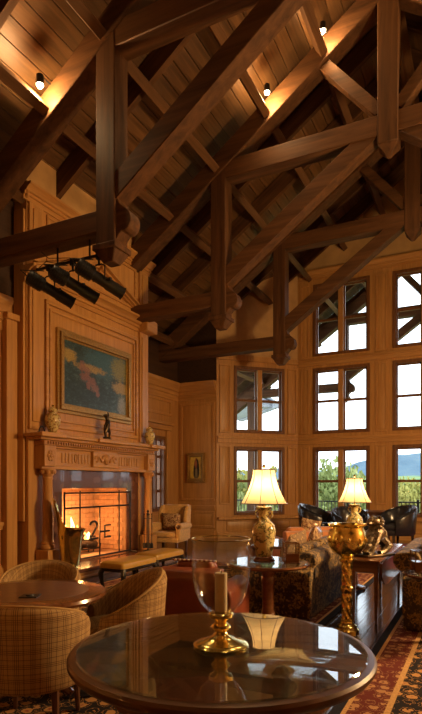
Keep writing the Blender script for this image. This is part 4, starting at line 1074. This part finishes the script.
# ------------------------------------------------------------------ console table with drop leaf and bronze
t = thing('drop_leaf_table', 'long dark drop leaf console between the two floral sofas', 'table', (-1.15, 6.90, .0))
MB().box(-.17, .17, -.95, .95, .665, .69).build('table_top', 'mahog', t, bevel=.006)
MB().box(-.14, .14, -.90, .90, .55, .665).build('apron', 'mahog', t, bevel=.004, seg=1)
for sx in (-1, 1):
    for y_ in (-.87, .87): MB().frustum(sx*.12-.014, sx*.12+.014, y_-.014, y_+.014, 0, sx*.12-.024, sx*.12+.024, y_-.024, y_+.024, .60).build('leg', 'mahog', t)
pr = [(-.93, .66), (.93, .66)]+[(.93-.45*(1-math.cos(a)), .60-.22*math.sin(a)) for a in [k*PI/16 for k in range(9)]]+[(-.93+.45*(1-math.cos(a)), .60-.22*math.sin(a)) for a in [k*PI/16 for k in range(8, -1, -1)]]
lf = MB(Matrix.Translation((.178, 0, 0)) @ Matrix.Rotation(0, 4, 'Y')).prism(pr, -.008, .008, 'X').build('drop_leaf', 'mahog', t)
t = thing('bronze_sculpture', 'silvered bronze animal sculpture on the console table', 'sculpture', (-1.14, 6.40, .6905), -.6); t.scale = (1.15, 1.1, 1.0)
MB().box(-.13, .13, -.20, .20, 0, .03).build('base', 'bronze', t, bevel=.01)
mb = MB(); rr = random.Random(5)
mb.tube([(0, -.13, .06), (0, -.08, .14), (0, .0, .20), (0, .06, .28), (0, .05, .36)], [.06, .085, .095, .085, .06], 12)
mb.ball((0, .035, .385), .07, .075, .065, 12, 8); mb.ball((0, -.035, .37), .035, .045, .032, 8, 6)
for k in range(14):
    a = k*2*PI/14; mb.ball((.075*math.cos(a), .055+.02*math.sin(2*a), .36+.07*math.sin(a)), .028, .03, .028, 7, 5)
for sx in (-1, 1):
    mb.tube([(sx*.06, .02, .26), (sx*.085, -.05, .15), (sx*.085, -.10, .05), (sx*.085, -.15, .035)], [.045, .036, .028, .03], 8)
    mb.tube([(sx*.05, .08, .18), (sx*.10, .12, .11), (sx*.10, .05, .05), (sx*.10, -.0, .04)], [.06, .055, .035, .03], 8)
    mb.ball((sx*.05, .055, .44), .018, .012, .022, 6, 5)
mb.tube([(0, .13, .08), (.02, .18, .16), (.0, .19, .26), (-.03, .16, .30)], [.02, .018, .02, .03], 7)
mb.build('lion_figure', 'silvered', t)
mb = MB()
mb.tube([(.05, -.17, .05), (.06, -.13, .11), (.05, -.06, .13)], [.03, .045, .04], 8); mb.ball((.05, -.185, .12), .035, .04, .035, 8, 6); mb.build('cub_figure', 'silvered', t)

# second lamp on its own small table
lx2, ly2 = W(354.5, 0, 7.85)
t = thing('lamp_table', 'small round table under the smaller porcelain lamp', 'table', (lx2, ly2, .013))
MB().lathe([(.02, .62), (.26, .62), (.28, .635), (.275, .65), (.02, .65)], 36).build('table_top', 'mahog', t)
MB().lathe([(.16, 0), (.15, .03), (.05, .06), (.04, .3), (.05, .5), (.10, .62)], 18).build('pedestal', 'mahog', t)
table_lamp((lx2, ly2, .6635), 'smaller lit porcelain lamp behind the brass planter', .98)

# right edge round table
rx, ry_ = W(447, 0, 5.12)
t = thing('round_side_table', 'small round glass topped side table at the right edge', 'table', (rx, ry_, .013))
MB().lathe([(.02, .62), (.36, .62), (.395, .63), (.40, .645), (.39, .655), (.02, .655)], 48).build('table_top', 'mahog', t)
MB().lathe([(.002, .6552), (.385, .6552), (.39, .658), (.385, .662), (.002, .662)], 48).build('glass_top', 'glass_top', t)
MB().lathe([(.20, 0), (.19, .03), (.06, .07), (.05, .3), (.06, .5), (.12, .62)], 20).build('pedestal', 'mahog', t)
caddy((*W(420, 0, 5.15), .6755), TH, 'small wooden caddy on the side table at the right edge')

# ------------------------------------------------------------------ wing chair by the narrow window
t = thing('wing_chair', 'tan wing chair in the corner beside the fireplace', 'armchair', (*W(170, 0, 12.0), 0), TH+PI-.35+.02)
MB().box(-.33, .33, -.28, .36, .26, .36).build('seat_base', 'tan_fabric', t, bevel=.02)
MB().box(-.26, .26, -.24, .38, .36, .48).build('seat_cushion', 'tan_fabric', t, bevel=.05, seg=3)
MB().frustum(-.29, .29, -.34, -.20, .34, -.31, .31, -.44, -.33, 1.06).build('backrest', 'tan_fabric', t, bevel=.04, seg=3)
for s in (-1, 1):
    MB().prism([(-.38, .60), (-.16, .60), (-.10, .72), (-.14, .92), (-.26, 1.04), (-.42, 1.05)], s*.26, s*.35, 'X').build('wing', 'tan_fabric', t, bevel=.03, seg=3)
    a = MB().box(min(s*.27, s*.37), max(s*.27, s*.37), -.30, .34, .30, .60).build('arm', 'tan_fabric', t, bevel=.02)
    MB().tube([(s*.335, -.28, .60), (s*.335, .33, .60)], .075, 12).build('arm_roll', 'tan_fabric', a)
    MB().lathe([(.002, 0), (.05, 0), (.05, .02), (.002, .025)], 12).build('scroll_face', 'walnut', a, (s*.335, .33, .60), (-PI/2, 0, 0))
    for y_ in (-.26, .30): MB().frustum(s*.28-.018, s*.28+.018, y_-.018, y_+.018, 0, s*.28-.028, s*.28+.028, y_-.028, y_+.028, .27).build('leg', 'walnut', t)
wp = Matrix.Rotation(TH+PI-.33, 4, 'Z') @ Vector((.02, -.13, 0)); wx, wy = W(170, 0, 12.0)
pillow((wx+wp.x, wy+wp.y, .68), (-.2, 0, TH+PI-.33), (.46, .18, .40), 'pillow', 'flowered pillow on the tan wing chair')

# ------------------------------------------------------------------ seating by the windows
tub_chair((*W(316, 0, 13.1), .013), TH+PI+1.0, 'black leather tub chair under the left of the main windows', 'navy', 'black leather chairs by the windows', 1.28, 'ebony', .80, .60)
tub_chair((*W(350, 0, 12.5), .013), TH+PI+.1, 'black leather tub chair behind the smaller lamp', 'navy', 'black leather chairs by the windows', 1.25, 'ebony', .78, .60)
tub_chair((*W(397, 0, 12.3), .013), TH-1.25+PI, 'black leather tub chair right of the game table', 'navy', 'black leather chairs by the windows', 1.28, 'ebony', .80, .60)
gx2, gy2 = W(374, 0, 13.55)
t = thing('game_table', 'dark square table between the black leather chairs', 'table', (gx2, gy2, .013), .1)
MB().box(-.42, .42, -.42, .42, .80, .845).build('table_top', 'walnut', t, bevel=.01)
MB().box(-.36, .36, -.36, .36, .70, .80).build('apron', 'walnut', t)
for sx in (-1, 1):
    for sy in (-1, 1): MB().frustum(sx*.34-.02, sx*.34+.02, sy*.34-.02, sy*.34+.02, 0, sx*.34-.035, sx*.34+.035, sy*.34-.035, sy*.34+.035, .72).build('leg', 'walnut', t)
# orange sofa and low table beyond the lamp
ox, oy = W(315, 0, 9.6)
sofa((ox, oy, .013), TH+.25, 'orange velvet sofa beyond the floral sofa', 'orange', 1.3, .85, 2, .54, .66)
pillow((*W(310, 0, 9.75), .72), (.1, .2, TH), (.36, .15, .34), 'pillow', 'flowered pillow on the orange sofa')
cx2, cy2 = W(281, 0, 8.7)
t = thing('low_table', 'low dark coffee table with glossy top beyond the lamp', 'table', (cx2, cy2, .013), .25)
MB().box(-.42, .42, -.55, .55, .52, .56).build('table_top', 'walnut', t, bevel=.008)
MB().box(-.41, .41, -.54, .54, .5605, .566).build('glass_top', 'glass_top', t)
for sx in (-1, 1):
    for sy in (-1, 1): MB().box(sx*.36-.03, sx*.36+.03, sy*.48-.03, sy*.48+.03, 0, .52).build('leg', 'walnut', t)

# ------------------------------------------------------------------ terrace and landscape
te = MB().box(-12, 9, YM+.32, 20.4, -.30, -.06).build('terrace_floor', 'concrete'); tag(te, 'stone terrace outside the windows', 'terrace', kind='structure')
rl = thing('terrace_railing', 'dark iron terrace railing beyond the windows', 'railing', (0, 19.9, -.06))
MB().box(-11.5, 8.5, -.03, .03, .93, .98).build('top_rail', 'iron', rl); MB().box(-11.5, 8.5, -.02, .02, .10, .14).build('bottom_rail', 'iron', rl)
x = -11.5; pk = None
while x < 2.0:
    if pk is None: pk = MB().box(-.012, .012, -.012, .012, .14, .93).build('picket', 'iron', rl, (x, 0, 0))
    else: inst(pk, rl, (x, 0, 0))
    x += .13
for x in (-11.5, -4.4, -2.0, 1.0): MB().box(-.04, .04, -.04, .04, 0, 1.05).build('post', 'iron', rl, (x, 0, 0))
def mottled(name, cols, scale, rough=.95):
    m, nt, b = new_mat(name); n1 = noise(nt, coords(nt), scale, 8, .65)
    r = ramp(nt, [(.32+.36*i/(len(cols)-1), c) for i, c in enumerate(cols)]); nt.links.new(n1.outputs['Fac'], r.inputs[0]); nt.links.new(r.outputs[0], b.inputs['Base Color'])
    setv(b, Roughness=rough); b.inputs['Specular IOR Level'].default_value = .05; return m
M['meadow'] = mottled('meadow', [(.16, .22, .06), (.30, .32, .10), (.34, .33, .14)], .05)
M['hill'] = mottled('haze_blue_spruce_hill', [(.075, .125, .17), (.105, .165, .21), (.13, .19, .215)], .03)  # ridge blue stands for distance haze, put into the base colour
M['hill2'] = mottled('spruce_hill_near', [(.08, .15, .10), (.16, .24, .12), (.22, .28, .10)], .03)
M['leaf_a'] = mottled('green_leaves', [(.17, .21, .07), (.29, .33, .12), (.40, .42, .18)], 1.2)
M['leaf_b'] = mottled('yellow_green_leaves', [(.26, .26, .07), (.42, .38, .11), (.52, .42, .14)], 1.2)
M['bark'] = plain('bark', (.12, .08, .05), .9, 0, 20, .3)
gd = MB(); gd.box(-700, 700, 22, 900, -9, -8); tag(gd.build('ground', 'meadow'), 'green meadow beyond the terrace', 'ground', kind='structure')
def hill(name, label, y, h, mat, seed, ph):
    rows = []; r_ = random.Random(seed); o1, o2 = r_.random()*9, r_.random()*9
    for j in range(14):
        v = j/13; row = []
        for i in range(90):
            u = -600+1000*i/89
            hh = h*(.72+.30*math.sin(u*.0085+ph)+.12*math.sin(u*.024+o1)+.06*math.sin(u*.06+o2+v*3))
            row.append((u, y+v*200+8*math.sin(u*.05+v*5), -9+(hh+9)*math.sin(v*PI*.5)+1.2*math.sin(u*.21+v*17)*math.sin(v*PI)))
        rows.append(row)
    o = MB().grid(rows).build(name, mat); tag(o, label, 'hill', kind='structure')
hill('hill_far', 'forested mountain ridge beyond the windows, coloured blue for haze', 420, 38, 'hill', 3, 1.1)
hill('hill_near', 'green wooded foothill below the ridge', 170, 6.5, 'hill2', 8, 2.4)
def leaf_crown(seed, n=5200):
    r_ = random.Random(seed); mb = MB()
    lobes = [(r_.uniform(-.55, .55), r_.uniform(-.55, .55), r_.uniform(.25, 1.0), r_.uniform(.28, .5)) for _ in range(14)]
    for _ in range(n):
        lx_, ly_, lz_, lr = r_.choice(lobes)
        d = Vector((r_.gauss(0, 1), r_.gauss(0, 1), r_.gauss(0, 1))).normalized()*lr*r_.uniform(.7, 1.05)
        c = Vector((lx_, ly_, lz_))+d
        a = Vector((r_.gauss(0, 1), r_.gauss(0, 1), r_.gauss(0, 1))).normalized(); b = a.cross(Vector((r_.gauss(0, 1), r_.gauss(0, 1), r_.gauss(0, 1)))).normalized()
        s = r_.uniform(.028, .055)
        i = [mb.pt(c+a*s), mb.pt(c+b*s*.7), mb.pt(c-a*s), mb.pt(c-b*s*.7)]; mb.f.append(i)
    return mb
CR = [leaf_crown(k).build('crown', 'leaf_a' if k % 3 else 'leaf_b') for k in range(4)]
crown_me = [o.data for o in CR]
for o in CR: bpy.data.objects.remove(o)
trunk_me = None
spots = [(237, 30, 9.0, 0), (247, 27, 8.6, 1), (258, 33, 8.3, 2), (271, 36, 8.2, 1), (282, 32, 8.4, 2), (296, 40, 8.0, 1), (308, 44, 8.4, 2), (317, 42, 10.0, 1), (327, 50, 10.4, 2), (336, 47, 9.2, 1), (346, 55, 8.8, 2), (357, 52, 8.6, 1), (366, 60, 9.0, 2), (378, 58, 8.2, 3), (396, 50, 8.0, 3), (405, 55, 8.8, 0), (414, 60, 8.4, 3), (424, 52, 8.6, 0), (436, 50, 8.6, 1), (150, 30, 8.8, 2), (158, 34, 8.6, 1), (166, 30, 9.2, 2)]
OR = ['first', 'second', 'third', 'fourth', 'fifth', 'sixth', 'seventh', 'eighth', 'ninth', 'tenth', 'eleventh', 'twelfth', 'thirteenth', 'fourteenth', 'fifteenth', 'sixteenth', 'seventeenth', 'eighteenth', 'nineteenth']
for i, (px, d, h, k) in enumerate(spots):
    x, y = W(px, 0, d)
    if i >= 19: lab = 'leafy green tree outside the narrow window, %s from the left' % OR[i-19]
    else: lab = '%s leafy tree beyond the main windows, %s from the left' % ('yellowing' if k in (0, 3) else 'green', OR[i])
    t = thing('tree', lab, 'tree', (x, y, -8), i*1.3, 'trees beyond the terrace')
    o = bpy.data.objects.new('crown', crown_me[k]); C.objects.link(o); o.parent = t; o.scale = (h*.40, h*.40, h*.72); o.location = (0, 0, h*.20); o['kind'] = 'stuff'
    if trunk_me is None:
        tk = MB().tube([(0, 0, 0), (.03, 0, .3), (0, .03, .75)], [.035, .028, .012], 7).build('trunk', 'bark', t); trunk_me = tk.data
    else: tk = bpy.data.objects.new('trunk', trunk_me); C.objects.link(tk); tk.parent = t
    tk.scale = (h, h, h)

wx0, wy0 = W(228, 0, 24)
t = thing('wing_roof', 'grey shingled roof of the neighbouring wing outside the angled bay', 'roof', (wx0, wy0, 0), TH+.25)
rf = MB().prism([(-3.2, 4.95), (1.95, 4.95), (1.95, 5.1), (-.2, 6.2), (-3.2, 6.2)], -.5, 4.5).build('gable_end', 'slate', t)
for r_ in range(9):
    f_ = r_/9; x_ = 2.10-2.3*f_; z_ = 5.10+1.18*f_
    MB(Matrix.Translation((x_, 0, z_)) @ Matrix.Rotation(math.atan(1.18/2.3), 4, 'Y')).box(-.31, .02, -.7, 4.6, .0, .05).build('shingle_course', 'slate', t)
MB().box(1.9, 2.12, -.75, 4.6, 4.88, 5.08).build('fascia', 'slate', t)
MB().box(1.2, 1.42, -.3, -.08, -8, 4.95).build('corner_post', 'beam_z', t)
